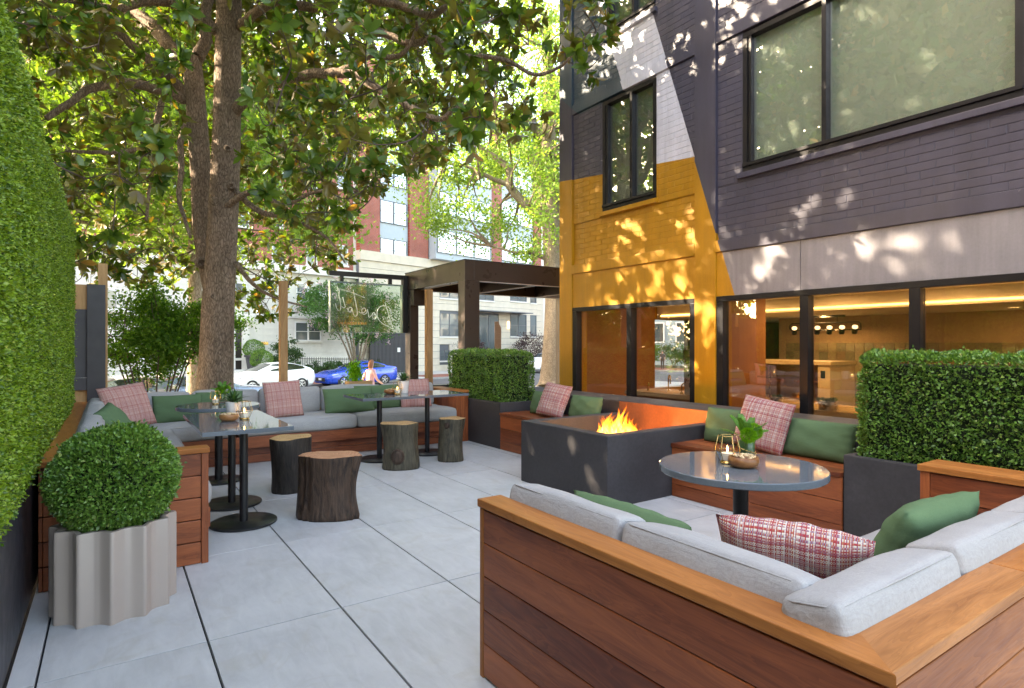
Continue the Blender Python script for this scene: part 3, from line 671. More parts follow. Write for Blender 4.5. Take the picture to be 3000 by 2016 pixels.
foliage('foliage', d*.283*np.array([1, 1, .94])+np.array([0, 0, .655]), d, .021, M['boxleaf'], bp, .009, 11, 8, .75, None, .014)
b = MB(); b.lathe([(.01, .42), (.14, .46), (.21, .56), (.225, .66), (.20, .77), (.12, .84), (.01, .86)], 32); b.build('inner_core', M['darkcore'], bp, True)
# ================================================================== charcoal concrete: low wall, planters, fire pit
def jag(b, seed=0): return b
b = MB(); b.box(4.70, 5.20, -1.2, 7.0, 0, .72)
lw = b.build('low_wall', M['concrete'], bevel=.012); tag(lw, 'long low charcoal concrete wall in front of the building windows', 'wall')
def planter(label, x0, x1, y0, y1, h, hx0, hx1, hy0, hy1, hz, faces, dens, hl, leaf=.024, seed=4):
    t = thing('hedge_planter', label, 'planter', ((x0+x1)/2, (y0+y1)/2, 0), 0, 'concrete hedge planters'); cx, cy = (x0+x1)/2, (y0+y1)/2
    X0, X1, Y0, Y1 = x0-cx, x1-cx, y0-cy, y1-cy; w = .055; b = MB()
    ring = lambda a, z: [(X0+a, Y0+a, z), (X1-a, Y0+a, z), (X1-a, Y1-a, z), (X0+a, Y1-a, z)]
    b.add(ring(0, 0)+ring(0, h)+ring(w, h)+ring(w, h-.12), [(0, 1, 5, 4), (1, 2, 6, 5), (2, 3, 7, 6), (3, 0, 4, 7), (4, 5, 9, 8), (5, 6, 10, 9), (6, 7, 11, 10), (7, 4, 8, 11), (8, 9, 13, 12), (9, 10, 14, 13), (10, 11, 15, 14), (11, 8, 12, 15), (12, 13, 14, 15)])
    b.build('trough', M['concrete'], t, bevel=.010)
    P, N = box_surface(hx0-cx, hx1-cx, hy0-cy, hy1-cy, h-.03, hz, dens, faces, .07)
    foliage('foliage', P, N, leaf, M['boxleaf'], t, .024, 8, seed, .8)
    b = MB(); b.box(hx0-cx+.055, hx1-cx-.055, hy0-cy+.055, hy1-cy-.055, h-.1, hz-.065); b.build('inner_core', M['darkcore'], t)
    return t
planter('clipped boxwood block in a charcoal concrete planter by the pergola', 4.135, 4.695, 6.37, 7.95, .595, 4.17, 4.70, 6.41, 7.88, 1.25, 'xXyZ', 8000, '')
planter('clipped boxwood block in a charcoal concrete planter at the right edge', 4.145, 4.695, .55, 2.08, .595, 4.20, 4.76, .30, 2.03, 1.275, 'xyYZ', 9500, '', .024, 9)
b = MB(); b.box(4.16, 4.69, -.6, .53, 0, .60); nw = b.build('concrete_pier', M['concrete'], bevel=.01); tag(nw, 'charcoal concrete block past the right hedge planter at the frame edge', 'block')

FX0, FX1, FY0, FY1, FH = 3.36, 4.698, 3.565, 4.80, .595
fpit = thing('fire_pit', 'square charcoal concrete fire pit burning between the two wooden benches', 'fire pit', (4.0, 4.18, 0))
def F_(v): return Vector(v)-Vector((4.0, 4.18, 0))
b = MB(); w = .115
ring = lambda a, z: [F_((FX0+a, FY0+a, z)), F_((FX1, FY0+a, z)), F_((FX1, FY1-a, z)), F_((FX0+a, FY1-a, z))]
b.add(ring(0, 0)+ring(0, FH)+ring(w, FH)+ring(w+.01, .40), [(0, 1, 5, 4), (1, 2, 6, 5), (2, 3, 7, 6), (3, 0, 4, 7), (4, 5, 9, 8), (6, 7, 11, 10), (7, 4, 8, 11), (8, 9, 13, 12), (10, 11, 15, 14), (11, 8, 12, 15), (12, 13, 14, 15)])
b.build('basin', M['concrete'], fpit, bevel=.010)
M['fireglow'] = make_conc('fire_glow_concrete', (.24, .085, .04, 1), .45)  # orange firelight on the back wall put into the panel colour
b = MB(); b.box(4.685-4.0, 4.696-4.0, 3.58-4.18, 4.785-4.18, .40, .715); b.build('glow_panel', M['fireglow'], fpit)  # added panel that carries the painted glow
# lava stones
b = MB(); rr = random.Random(2)
for k in range(260):
    x, y = rr.uniform(3.52, 4.64)-4.0, rr.uniform(3.71, 4.66)-4.18; r_ = rr.uniform(.014, .028); z = .40+rr.uniform(0, .018)
    a = [Vector((rr.gauss(0, 1), rr.gauss(0, 1), rr.gauss(0, 1))).normalized()*r_*rr.uniform(.7, 1.2) for _ in range(6)]
    o = [(r_, 0, 0), (-r_, 0, 0), (0, r_, 0), (0, -r_, 0), (0, 0, r_), (0, 0, -r_)]
    V = [Vector(q)*rr.uniform(.7, 1.2)+Vector((x, y, z)) for q in o]
    b.add(V, [(0, 2, 4), (2, 1, 4), (1, 3, 4), (3, 0, 4), (2, 0, 5), (1, 2, 5), (3, 1, 5), (0, 3, 5)])
ls = b.build('lava_stones', M['soil'], fpit); ls['kind'] = 'stuff'
def make_flame():
    n = NT('fire'); v = n.coord('Generated'); sp = n.new('ShaderNodeSeparateXYZ'); n.t.links.new(v, sp.inputs[0])
    z = sp.outputs[2]; nz = n.noise(n.coord('Object', (14, 14, 5)), 1.0, 3)
    h = n.math('ADD', z, n.math('MULTIPLY', n.math('SUBTRACT', nz, .5), .25))
    c = n.ramp(h, [(0, (1, .82, .45, 1)), (.35, (1, .62, .16, 1)), (.7, (1, .30, .03, 1)), (1, (.9, .12, .01, 1))])
    e = n.new('ShaderNodeEmission', i_0=c, i_1=n.ramp(h, [(0, 1.0), (.4, .55), (1, .16)])); st = n.new('ShaderNodeMath', operation='MULTIPLY')
    n.t.links.new(n.ramp(h, [(0, 1.0), (.35, .62), (1, .22)]), st.inputs[0]); st.inputs[1].default_value = 1.5; n.t.links.new(st.outputs[0], e.inputs[1])
    lw_ = n.new('ShaderNodeLayerWeight'); lw_.inputs[0].default_value = .35
    tr = n.new('ShaderNodeBsdfTransparent'); mx = n.new('ShaderNodeMixShader')
    edge = n.ramp(lw_.outputs['Facing'], [(.10, 0.15), (.80, 1.0)]); hh = n.ramp(h, [(.15, 0.1), (1, .85)])
    n.set(mx.inputs[0], n.math('MAXIMUM', edge, hh)); n.t.links.new(e.outputs[0], mx.inputs[1]); n.t.links.new(tr.outputs[0], mx.inputs[2]); n.t.links.new(mx.outputs[0], n.out.inputs[0])
    return n.m
M['fire'] = make_flame()
FC = PX(1808, 1262, 4.02)                     # middle of the flames, above the stones
fire = thing('fire', 'yellow and orange flames rising inside the concrete fire pit', 'fire', (FC.x, FC.y, .40)); rr = random.Random(14)
_rt = Vector((_c, -_s, 0)); _fw = Vector((_s, _c, 0))
for k in range(105):
    s_ = rr.gauss(0, .5); s_ = max(-1, min(1, s_)); d_ = rr.uniform(-.16, .16); base = _rt*(s_*.29)+_fw*d_
    Hh = (.11+.26*(1-abs(s_))**.7*rr.uniform(.25, 1.0)**1.3); wd = rr.uniform(.016, .046)*(1-.3*abs(s_)); n_ = 10; P = []; rad = []
    lean = rr.uniform(-.4, .4); ph = rr.uniform(0, 6.28)
    for i in range(n_+1):
        t = i/n_; P.append(base+_rt*(lean*Hh*t*t+.022*math.sin(5*t+ph)*t-(s_*.07*t))+_fw*(.015*math.cos(4*t+ph)*t)+Vector((0, 0, Hh*t))); rad.append(max(wd*(math.sin(math.pi*min(.5, .28+t*.9)) if t < .25 else (1-t)**.85*1.05+.0), .0008))
    b = MB(); b.tube(P, rad, 9); b.build('flame_tongue', M['fire'], fire, True)
fl = bpy.data.lights.new('fire_light', 'POINT'); fl.energy = 6.5; fl.color = (1, .40, .10); fl.shadow_soft_size = .04
flo = bpy.data.objects.new('fire_light', fl); C.objects.link(flo); flo.location = (FC.x+.05, FC.y, .60)

# ================================================================== two hardwood benches against the low wall
def wall_bench(label, y0, y1):
    t = thing('wall_bench', label, 'bench', (4.42, (y0+y1)/2, 0), 0, 'hardwood benches along the low wall')
    def bx_(nm, mm, *a, bev=.003): return child(box(nm, mm, None, *a, bev), t)
    for (z0, z1) in ((.004, .108), (.112, .272), (.276, .436)): bx_('plank', M['ipe'], 4.132, 4.154, y0+.004, y1-.004, z0, z1)
    bx_('frame', M['joint'], 4.17, 4.66, y0+.02, y1-.02, .0, .435)
    bx_('seat_board', M['cap'] if False else M['ipe'], 4.118, 4.262, y0+.004, y1-.004, .44, .47, bev=.004)
    for (a, c) in ((4.265, 4.407), (4.41, 4.552), (4.555, 4.695)): bx_('seat_board', M['ipe'], a, c, y0+.004, y1-.004, .441, .4695, bev=.003)
    return t
wall_bench('hardwood wall bench between the fire pit and the pergola-side planter', 4.80, 6.37)
wall_bench('hardwood wall bench between the fire pit and the right-edge planter', 2.08, 3.565)
pillow('green_pillow', 'sage green pillow at the far end of the bench beyond the fire', .44, .30, .14, (4.50, 5.95, .471), 180, 16, 0, M['green'], PG, seed=11)
pillow('tweed_pillow', 'sunlit pink tweed pillow on the bench beyond the fire', .42, .42, .14, (4.42, 5.62, .471), 192, 24, -6, M['tweed'], PG, seed=12)
pillow('green_pillow', 'sunlit sage green pillow on the bench beyond the fire, nearest the flames', .52, .30, .15, (4.52, 5.17, .471), 180, 16, 0, M['green'], PG, seed=13)
pillow('green_pillow', 'sage green pillow half behind the tweed one, behind the large round table', .45, .32, .15, (4.53, 3.28, .471), 180, 12, 0, M['green'], PG, seed=14)
pillow('tweed_pillow', 'red and white tweed pillow on the bench behind the large round table', .44, .43, .14, (4.42, 2.86, .471), 186, 18, -8, M['tweed'], PG, seed=15)
pillow('green_pillow', 'long sage green pillow on the bench, beside the right-edge planter', .60, .31, .16, (4.52, 2.47, .471), 178, 17, 0, M['green'], PG, seed=16)

# ================================================================== U-shaped sofa in the foreground
M['cap3'] = wood('orange_hardwood', (.21, .062, .018, 1), (.55, .21, .07, 1), .40, spec=.3)
sf = thing('hardwood_sofa', 'U-shaped hardwood sofa seen from behind in the foreground', 'sofa', (2.4, 1.0, 0))
def sfx(nm, mm, *a, bev=.0035): return child(box(nm, mm, None, *a, bev), sf)
SX0, SX1, SY0, SY1 = 1.245, 3.745, .535, 2.07
for k in range(5):
    z0, z1 = .012+.1345*k, .012+.1345*(k+1)-.004
    sfx('plank', M['ipe'], SX0, SX0+.022, SY0+.002, SY1-.028, z0, z1)
    sfx('plank', M['cap3'], SX0+.025, 2.6, SY0-.001, SY0+.021, z0, z1); sfx('plank', M['ipe'], 2.603, SX1, SY0-.001, SY0+.021, z0, z1)
    sfx('plank', M['ipe'], 3.522, 3.544, .80, 1.325, z0, z1)
    sfx('plank', M['ipe'], SX0+.026, 1.355, SY1-.022, SY1-.002, z0, z1)
sfx('end_trim', M['cap'], SX0-.001, SX0+.023, SY1-.026, SY1, .0, .685)
sfx('end_trim', M['ipe'], 3.52, 3.545, 1.328, 1.372, .0, .685); sfx('end_panel', M['ipe'], 3.547, 3.72, 1.35, 1.37, .0, .685)
sfx('frame', M['joint'], SX0+.03, SX0+.09, SY0+.03, SY1-.03, .0, .683); sfx('frame', M['joint'], SX0+.1, SX1-.03, SY0+.03, SY0+.09, .0, .683); sfx('frame', M['joint'], 3.55, 3.70, .66, 1.34, .0, .683)
sfx('inner_panel', M['ipe'], SX0+.095, SX0+.113, .66, SY1-.03, .0, .683); sfx('inner_panel', M['ipe'], SX0+.12, 3.52, SY0+.095, SY0+.113, .0, .683)
b = MB(); b.prism([(-.78, -.057), (.78, -.057), (.78, .058), (-.665, .058)], 'z', -.016, .016)   # left cap, mitred at the near corner
q = b.build('cap', M['cap'], None, loc=(SX0+.052, 1.31, .703), rot=(0, 0, R(90)), bevel=.004)
# local x runs along +y; local y along -x
q.data.transform(Matrix.Diagonal((1, -1, 1, 1))); q.data.flip_normals(); q.location = (SX0+.051, 1.302, .703); child(q, sf)
M['cap2'] = wood('figured_hardwood', (.19, .062, .018, 1), (.54, .225, .075, 1), .40, 1.6, .5, .25)
b = MB(); b.prism([(-.43, -.060), (.43, -.060), (.43, .058), (-.315, .058)], 'z', -.016, .016)
q = b.build('cap', M['cap2'], None, loc=(1.2385+.43, .5905, .703), bevel=.004); child(q, sf)
sfx('cap', M['cap'], 2.102, 3.50, .5305, .6485, .687, .719, bev=.004); sfx('cap', M['cap'], 3.505, 3.62, .5305, 1.38, .687, .719, bev=.004); sfx('cap', M['cap'], 3.623, 3.752, .5305, 1.38, .687, .719, bev=.004)
sfx('seat_board', M['ipe'], 1.365, 1.98, 1.39, 2.04, .285, .31); sfx('seat_board', M['ipe'], 1.365, 3.518, .655, 1.385, .285, .31)
sfx('fascia', M['ipe'], 1.96, 1.98, 1.39, 2.04, .0, .283); sfx('fascia', M['ipe'], 1.985, 3.518, 1.363, 1.385, .0, .283)
cushion('seat_cushion', 'pale grey seat cushion on the right leg of the foreground sofa', 2.02, .60, .17, (2.50, 1.06, .397), (0, 0, 0), None, 'foreground sofa cushions', r=.05, seed=41)
cushion('seat_cushion', 'pale grey seat cushion hidden behind the left back of the foreground sofa', .62, .58, .17, (1.68, 1.70, .397), (0, 0, R(90)), None, 'foreground sofa cushions', r=.05, seed=42)
for (y0, y1, lab) in ((1.395, 2.03, 'grey back cushion of the foreground sofa, far one on its left back'), (.775, 1.385, 'grey back cushion of the foreground sofa, near one on its left back by the corner')):
    cushion('back_cushion', lab, y1-y0, .15, .31, (1.410, (y0+y1)/2, .615), (R(11), 0, R(90)), None, 'foreground sofa cushions', r=.024, puff=.010, seed=int(y0*40))
for (x0, x1, lab) in ((1.30, 1.935, 'grey back cushion of the foreground sofa, in the near corner'), (1.94, 2.60, 'grey back cushion of the foreground sofa at the right edge'), (2.605, 3.3, 'grey back cushion of the foreground sofa beyond the right edge')):
    cushion('back_cushion', lab, x1-x0, .15, .31, ((x0+x1)/2, .705, .615), (R(-11), 0, 0), None, 'foreground sofa cushions', r=.024, puff=.010, seed=int(x0*40))
pillow('green_pillow', 'sage green pillow behind the far left back cushion of the foreground sofa', .60, .30, .14, (1.64, 1.58, .485), 0, 24, 0, M['green'], PG, seed=21)
pillow('tweed_pillow', 'red and white tweed pillow in the corner of the foreground sofa', .44, .38, .15, (1.80, 1.06, .485), 24, 34, 2, M['tweed'], PG, seed=22)
pillow('green_pillow', 'sage green pillow on the right leg of the foreground sofa', .66, .34, .16, (2.47, .96, .485), 90, 27, 2, M['green'], PG, seed=23)
# ================================================================== painted brick building on the right
XB = 5.6; KB = XB/5.2
def bz(z): return EYE+(z-EYE)*KB
def by(y): return y*KB
def make_paint():
    """house paint in big slanted colour fields, laid out on the wall itself (metres along and up the facade)"""
    n = NT('colour_block_paint'); sp = n.new('ShaderNodeSeparateXYZ'); n.t.links.new(n.pos(), sp.inputs[0]); Y, Z = sp.outputs[1], sp.outputs[2]
    def above(y0, z0, y1, z1):            # 1 above the line through two points of the facade
        y0, y1, z0, z1 = by(y0), by(y1), bz(z0), bz(z1); s = (z1-z0)/(y1-y0)
        return n.math('GREATER_THAN', n.math('SUBTRACT', Z, n.math('MULTIPLY', n.math('SUBTRACT', Y, y0), s)), z0)
    def leftof(y0, z0, y1, z1):           # 1 on the street side (larger y) of a steep line
        y0, y1, z0, z1 = by(y0), by(y1), bz(z0), bz(z1); s = (y1-y0)/(z1-z0)
        return n.math('GREATER_THAN', n.math('SUBTRACT', Y, n.math('MULTIPLY', n.math('SUBTRACT', Z, z0), s)), y0)
    inv = lambda f: n.math('SUBTRACT', 1.0, f); mul = lambda *f: f[0] if len(f) == 1 else n.math('MULTIPLY', f[0], mul(*f[1:]))
    right = leftof(3.689, 1.846, 4.797, 5.235); yel = mul(right, inv(above(6.488, 3.62, 4.183, 3.375)))
    L = leftof(5.317, 4.642, 5.747, 5.811); upper = above(6.488, 3.62, 4.183, 3.375); white = mul(right, inv(L), upper)
    arc = above(6.6, 4.90, 6.10, 4.45); hor = n.math('GREATER_THAN', Z, bz(4.44)); blue = mul(L, arc, hor)
    v = n.coord(); a = n.noise(n.pos(), 1.6, 5, .6); c2 = n.noise(n.pos(), 45, 4, .65); ch = n.noise(n.pos(), 7.0, 6, .72)
    col = n.mix(yel, (.050, .048, .074, 1), (.43, .20, .007, 1)); col = n.mix(white, col, (.60, .60, .66, 1)); col = n.mix(blue, col, (.028, .060, .088, 1))
    lil = mul(inv(right), n.math('LESS_THAN', Z, bz(2.30))); col = n.mix(lil, col, (.225, .212, .228, 1))
    col = n.mix(1.0, col, n.ramp(a, [(.25, .88), (.75, 1.12)]), 'MULTIPLY'); col = n.mix(1.0, col, n.ramp(c2, [(.3, .95), (.7, 1.05)]), 'MULTIPLY')
    mp = n.new('ShaderNodeMapping'); n.t.links.new(n.pos(), mp.inputs[0]); mp.inputs['Scale'].default_value = (9, 9, .7); strk = n.noise(mp.outputs[0], 1.0, 5, .65); col = n.mix(1.0, col, n.ramp(strk, [(.35, .86), (.6, 1.04)]), 'MULTIPLY'); col = n.mix(n.ramp(ch, [(.70, 0.0), (.76, .22)]), col, (.40, .37, .36, 1))
    n.bump(n.math('ADD', n.math('MULTIPLY', c2, .5), n.math('MULTIPLY', ch, .8)), .22, .006)
    return n.fin(col, n.ramp(a, [(.3, .38), (.7, .52)]), spec=.45)
M['paint'] = make_paint()
bd = thing('brick_building', 'painted brick building with yellow, white, slate and plum colour blocks', 'building', (XB, 3.5, -1))
def bdx(nm, mm, *a, bev=0): return child(box(nm, mm, None, *a, bev), bd)
yC, y61, y41, y39 = by(6.488), by(6.222), by(4.172), by(3.904); ZH, ZB0, ZB1, ZS = bz(1.842), bz(2.30), bz(2.425), bz(3.03); ZW, ZU, ZT = bz(4.45), bz(5.255), bz(6.85); YN = -1.6
bdx('corner_pier', M['paint'], XB, XB+.30, y61, yC, -1, 8.2, bev=.004); bdx('pier', M['paint'], XB, XB+.30, y39, y41, -1, 8.2, bev=.004)
bdx('concrete_band', M['paint'], XB-.004, XB+.2, y41+.001, y61-.001, ZB0, ZB1, bev=.006); bdx('concrete_band', M['paint'], XB-.004, XB+.2, YN, y39-.001, ZB0, ZB1, bev=.006)
ym1 = by(3.0)
bdx('fascia_panel', M['paint'], XB+.022, XB+.10, y41+.001, by(5.35)-.003, ZH+.002, ZB0-.002); bdx('fascia_panel', M['paint'], XB+.022, XB+.10, by(5.35)+.003, y61-.001, ZH+.002, ZB0-.002)
for (a, c) in ((ym1+.003, y39-.001), (by(.9)+.003, ym1-.003), (YN, by(.9)-.003)): bdx('fascia_panel', M['paint'], XB+.020, XB+.10, a, c, ZH+.002, ZB0-.002)
for (a, c) in ((y41+.001, y61-.001), (YN, y39-.001)):
    bdx('floor_beam', M['paint'], XB+.006, XB+.2, a, c, ZW+.02, ZW+.16, bev=.004)
    bdx('wall_backing', M['paint'], XB+.046 if a > 2 else XB+.034, XB+.3, a, c, ZB1+.001, ZS-.06)
wins = [(by(4.733), by(5.637), bz(3.04), ZW), (by(4.75), by(5.56), ZU, ZT), (by(1.40), by(3.60), bz(3.06), ZW), (by(1.40), by(3.60), bz(5.3), ZT)]
def backing(y0, y1, z0, z1, x): bdx('wall_backing', M['paint'], x, x+.28, y0, y1, z0, z1)
# backing round the windows
for (a, c, W) in ((y41+.001, y61-.001, (wins[0], wins[1])), (YN, y39-.001, (wins[2], wins[3]))):
    wy0, wy1 = W[0][0], W[0][1]
    backing(a, wy0, ZS-.058, ZW+.018, XB+.0312); backing(wy1, c, ZS-.058, ZW+.018, XB+.0312)
    backing(a, c, ZW+.162, W[1][2]-.06, XB+.0312); wy0, wy1 = W[1][0], W[1][1]; backing(a, wy0, W[1][2]-.058, 8.2, XB+.0312); backing(wy1, c, W[1][2]-.058, 8.2, XB+.0312); backing(wy0+.001, wy1-.001, ZT, 8.2, XB+.0312)
bdx('wall_backing', M['paint'], XB+.0312, XB+.3, wins[0][0]+.001, wins[0][1]-.001, ZS-.058, wins[0][2]-.002); bdx('wall_backing', M['paint'], XB+.0312, XB+.3, wins[2][0]+.001, wins[2][1]-.001, ZS-.058, wins[2][2]-.002)
# bricks
BL, BH, JT = .236, .0722, .006; brick_list = []
def brick_field(y0, y1, z0, z1, x, holes=()):
    k = 0; z = z0
    while z < z1-.02:
        zt = min(z+BH, z1); off = (BL/2 if k % 2 else 0)+rng.uniform(-.012, .012); y = y1-off-BL*(0 if off == 0 else 0); edges = [y1]; yy = y1-(BL/2 if k % 2 else BL)+rng.uniform(-.006, .006)
        while yy > y0+.04: edges.append(yy); yy -= BL+rng.uniform(-.006, .006)
        edges.append(y0)
        for a, c in zip(edges[1:], edges[:-1]):
            segs = [(a, c)]
            for (hy0, hy1, hz0, hz1) in holes:
                if hz0 < (z+zt)/2 < hz1:
                    ns = []
                    for s in segs:
                        if s[1] <= hy0 or s[0] >= hy1: ns.append(s)
                        else:
                            if s[0] < hy0-.03: ns.append((s[0], hy0))
                            if s[1] > hy1+.03: ns.append((hy1, s[1]))
                    segs = ns
            for s in segs: brick_list.append((s[0]+JT/2, s[1]-JT/2, z+JT/2, zt-JT/2, x+rng.uniform(-.0008, .0008)))
        z += BH; k += 1
brick_field(y41+.004, y61-.004, ZB1+.004, ZS-.062, XB+.042); brick_field(YN, y39-.004, ZB1+.004, ZS-.062, XB+.030)
sill0 = (wins[0][0]-.02, wins[0][1]+.02, ZS-.05, wins[0][2]+.02)
brick_field(y41+.004, y61-.004, ZS-.055, ZW+.016, XB+.027, ((wins[0][0]-.004, wins[0][1]+.004, ZS-.2, ZW+1),)); brick_field(YN, y39-.004, ZS-.055, ZW+.016, XB+.027, ((wins[2][0]-.004, wins[2][1]+.004, ZS-.2, ZW+1),))
brick_field(y41+.004, y61-.004, ZW+.166, 6.45, XB+.027, ((wins[1][0]-.004, wins[1][1]+.004, ZU-.05, 9),)); brick_field(by(2.2), y39-.004, ZW+.166, 6.3, XB+.027, ((wins[3][0]-.004, wins[3][1]+.004, bz(5.3)-.05, 9),))
def proj(p):
    d = Vector(p)-Vector((0, 0, EYE)); r_ = d.x*_c-d.y*_s; f_ = d.x*_s+d.y*_c
    return (1500+FPX*r_/f_, 1008-FPX*d.z/f_, f_)
def bscore(q):
    x, y, f = proj((XB, (q[0]+q[1])/2, (q[2]+q[3])/2)); vis = -40 < x < 3040 and -20 < y < 2016 and f > 0
    return ((q[1]-q[0])/f) if vis else -1
brick_list.sort(key=bscore, reverse=True); vis_n = sum(1 for q in brick_list if bscore(q) > 0)
def chamfer_box(V, Fs, y0, y1, z0, z1, x, d=.02, e=.0035):
    b_ = len(V); V += [(x+d, y0, z0), (x+d, y1, z0), (x+d, y1, z1), (x+d, y0, z1), (x+e, y0, z0), (x+e, y1, z0), (x+e, y1, z1), (x+e, y0, z1), (x, y0+e, z0+e), (x, y1-e, z0+e), (x, y1-e, z1-e), (x, y0+e, z1-e)]
    for f in ((0, 4, 5, 1), (1, 5, 6, 2), (2, 6, 7, 3), (3, 7, 4, 0), (4, 8, 9, 5), (5, 9, 10, 6), (6, 10, 11, 7), (7, 11, 8, 4), (8, 11, 10, 9)): Fs.append(tuple(i+b_ for i in f))
bm_cache = {}
for q in brick_list[:300]:
    w, h = round((q[1]-q[0])/2, 2), round((q[3]-q[2])/2, 3)
    if (w, h) not in bm_cache:
        V, Fs = [], []; chamfer_box(V, Fs, -w+.0, w, -h, h, 0); me = bpy.data.meshes.new('brick'); me.from_pydata(V, [], Fs); me.materials.append(M['paint']); bm_cache[(w, h)] = me
    o = ob('brick', bm_cache[(w, h)], None, None, (q[4], (q[0]+q[1])/2, (q[2]+q[3])/2)); child(o, bd)
V, Fs = [], []
for q in brick_list[300:]: chamfer_box(V, Fs, *q)
o = ob('brickwork', mesh_py('brickwork', V, Fs), M['paint']); child(o, bd); o['kind'] = 'stuff'
# sills
for (y0, y1, z) in ((wins[0][0]-.03, wins[0][1]+.03, wins[0][2]), (wins[1][0]-.03, wins[1][1]+.03, wins[1][2]), (wins[2][0]-.35, wins[2][1]+.05, wins[2][2]), (wins[3][0]-.35, wins[3][1]+.05, wins[3][2])):
    bdx('sill', M['paint'], XB-.012, XB+.10, y0, y1, z-.062, z-.003, bev=.005)
M['shade'] = plain('roller_shade', (.46, .50, .42, 1), .8, var=.02); M['shade2'] = plain('green_blind', (.26, .29, .22, 1), .8, var=.08)
M['mirrorglass'] = glass('coated_window_glass', (.95, .97, .95, 1), 0.004, 1.5, 5.0); M['shopglass'] = glass('shop_window_glass', (.96, .95, .92, 1), 0, 1.5, 2.6)
def window(y0, y1, z0, z1, mull, shade, x=XB+.055):
    w = bdx('window', shade, x+.075, x+.085, y0+.03, y1-.03, z0+.03, z1-.03)
    mi = w.matrix_basis.inverted()
    def sub_(nm, mm, *a, bev=.003): q = box(nm, mm, None, *a, bev); q.parent = w; q.matrix_parent_inverse = mi; return q
    fw = .055
    sub_('frame', M['bronze'], x-.03, x+.06, y0, y1, z0, z0+fw); sub_('frame', M['bronze'], x-.03, x+.06, y0, y1, z1-fw, z1); sub_('frame', M['bronze'], x-.03, x+.06, y0, y0+fw, z0+fw, z1-fw); sub_('frame', M['bronze'], x-.03, x+.06, y1-fw, y1, z0+fw, z1-fw)
    sub_('reveal', M['bronze'], x-.026, x+.03, y1-fw-.045, y1-fw-.012, z0+fw, z1-fw)
    sub_('rail', M['bronze'], x-.045, x+.02, y0+.002, y1-.002, z0+.06, z0+.095)
    ed = [y0+fw]+[v for m_ in mull for v in (m_-.022, m_+.022)]+[y1-fw]
    for m_ in mull: sub_('mullion', M['bronze'], x-.036, x+.05, m_-.022, m_+.022, z0+fw, z1-fw)
    for a, c in zip(ed[::2], ed[1::2]): sub_('pane', M['mirrorglass'], x+.020, x+.026, a, c, z0+fw, z1-fw, bev=0)
    return w
for i, (W, mu, sh) in enumerate(zip(wins, ((by(5.13),), (by(5.1),), (by(2.786),), (by(2.786),)), (M['shade2'], M['shade2'], M['shade'], M['shade']))): window(*W, mu, sh)
def storefront(y0, y1, z0, z1, mulls):
    x = XB+.03; w = bdx('shop_window', M['bronze'], x-.02, x+.08, y0, y1, z1-.055, z1); mi = w.matrix_basis.inverted()
    def sub_(nm, mm, *a, bev=.003): q = box(nm, mm, None, *a, bev); q.parent = w; q.matrix_parent_inverse = mi; return q
    ed = [y0]
    for c, hw_ in mulls: ed += [c-hw_, c+hw_]
    ed.append(y1)
    for c, hw_ in mulls: sub_('mullion', M['bronze'], x-.018, x+.09, c-hw_, c+hw_, z0, z1-.057)
    for a, c in zip(ed[::2], ed[1::2]): sub_('pane', M['shopglass'], x+.045, x+.053, a, c, z0+.002, z1-.057, bev=0)
    sub_('sill_frame', M['bronze'], x-.02, x+.08, y0, y1, z0-.06, z0)
storefront(y41+.002, y61-.002, .42, ZH, ((y41+.04, .037), (by(5.16), .042), (y61-.045, .042)))
storefront(YN, y39-.002, .42, ZH, ((y39-.045, .042), (by(2.965), .042), (by(2.07), .042), (by(1.17), .042), (by(.27), .042)))
bdx('stall_riser', M['paint'], XB+.03, XB+.25, YN, y61, -1, .358)
# carcass: street side with its window, back, roof, interior
M['plaster'] = plain('warm_plaster', (.42, .30, .18, 1), .8, var=.06); M['orangewall'] = plain('terracotta_panel', (.30, .13, .055, 1), .6, var=.1)
M['ceil'] = plain('white_ceiling', (.62, .58, .50, 1), .8, var=.03); M['floorin'] = plain('shop_floor', (.12, .09, .07, 1), .5)
XR = 9.35; WX0, WX1, WZ0, WZ1 = 7.46, 10.4, .62, 1.76
bdx('street_wall', M['orangewall'], XB+.31, WX0, yC-.20, yC-.002, -1, 8.2); bdx('street_wall', M['paint'], WX0+.001, 12.5, yC-.20, yC-.002, WZ1, 8.2); bdx('street_wall', M['paint'], WX0+.001, 12.5, yC-.20, yC-.002, -1, WZ0)
bdx('street_mullion', M['bronze'], 8.33, 8.48, yC-.16, yC-.08, WZ0+.001, WZ1-.001); bdx('street_pane', M['glass'], WX0+.002, 8.329, yC-.12, yC-.112, WZ0+.002, WZ1-.002); bdx('street_pane', M['glass'], 8.481, WX1, yC-.12, yC-.112, WZ0+.002, WZ1-.002); bdx('street_wall', M['paint'], WX1+.001, 12.5, yC-.20, yC-.002, WZ0+.001, WZ1-.001)
bdx('back_wall', M['plaster'], XR, XR+.15, YN, 5.75, -.7, 2.4); bdx('back_wall', M['paint'], 12.5, 12.7, YN, yC-.21, -1, 8.2)
bdx('near_wall', M['plaster'], XB+.31, 12.4, YN, YN+.15, -.7, 8.2)
bdx('ceiling', M['ceil'], XB+.31, 7.5, YN+.16, yC-.21, 1.96, 2.05); bdx('soffit', M['ceil'], 7.502, 12.4, YN+.16, yC-.21, 1.775, 2.05)
bdx('shop_floor', M['floorin'], XB+.31, 12.4, YN+.16, yC-.21, -.78, -.7); bdx('roof', M['concrete'], XB, 12.7, YN, yC, 8.21, 8.4)
bdx('partition', M['orangewall'], XB+.32, 6.75, by(4.02), by(4.06), -.7, 1.955)
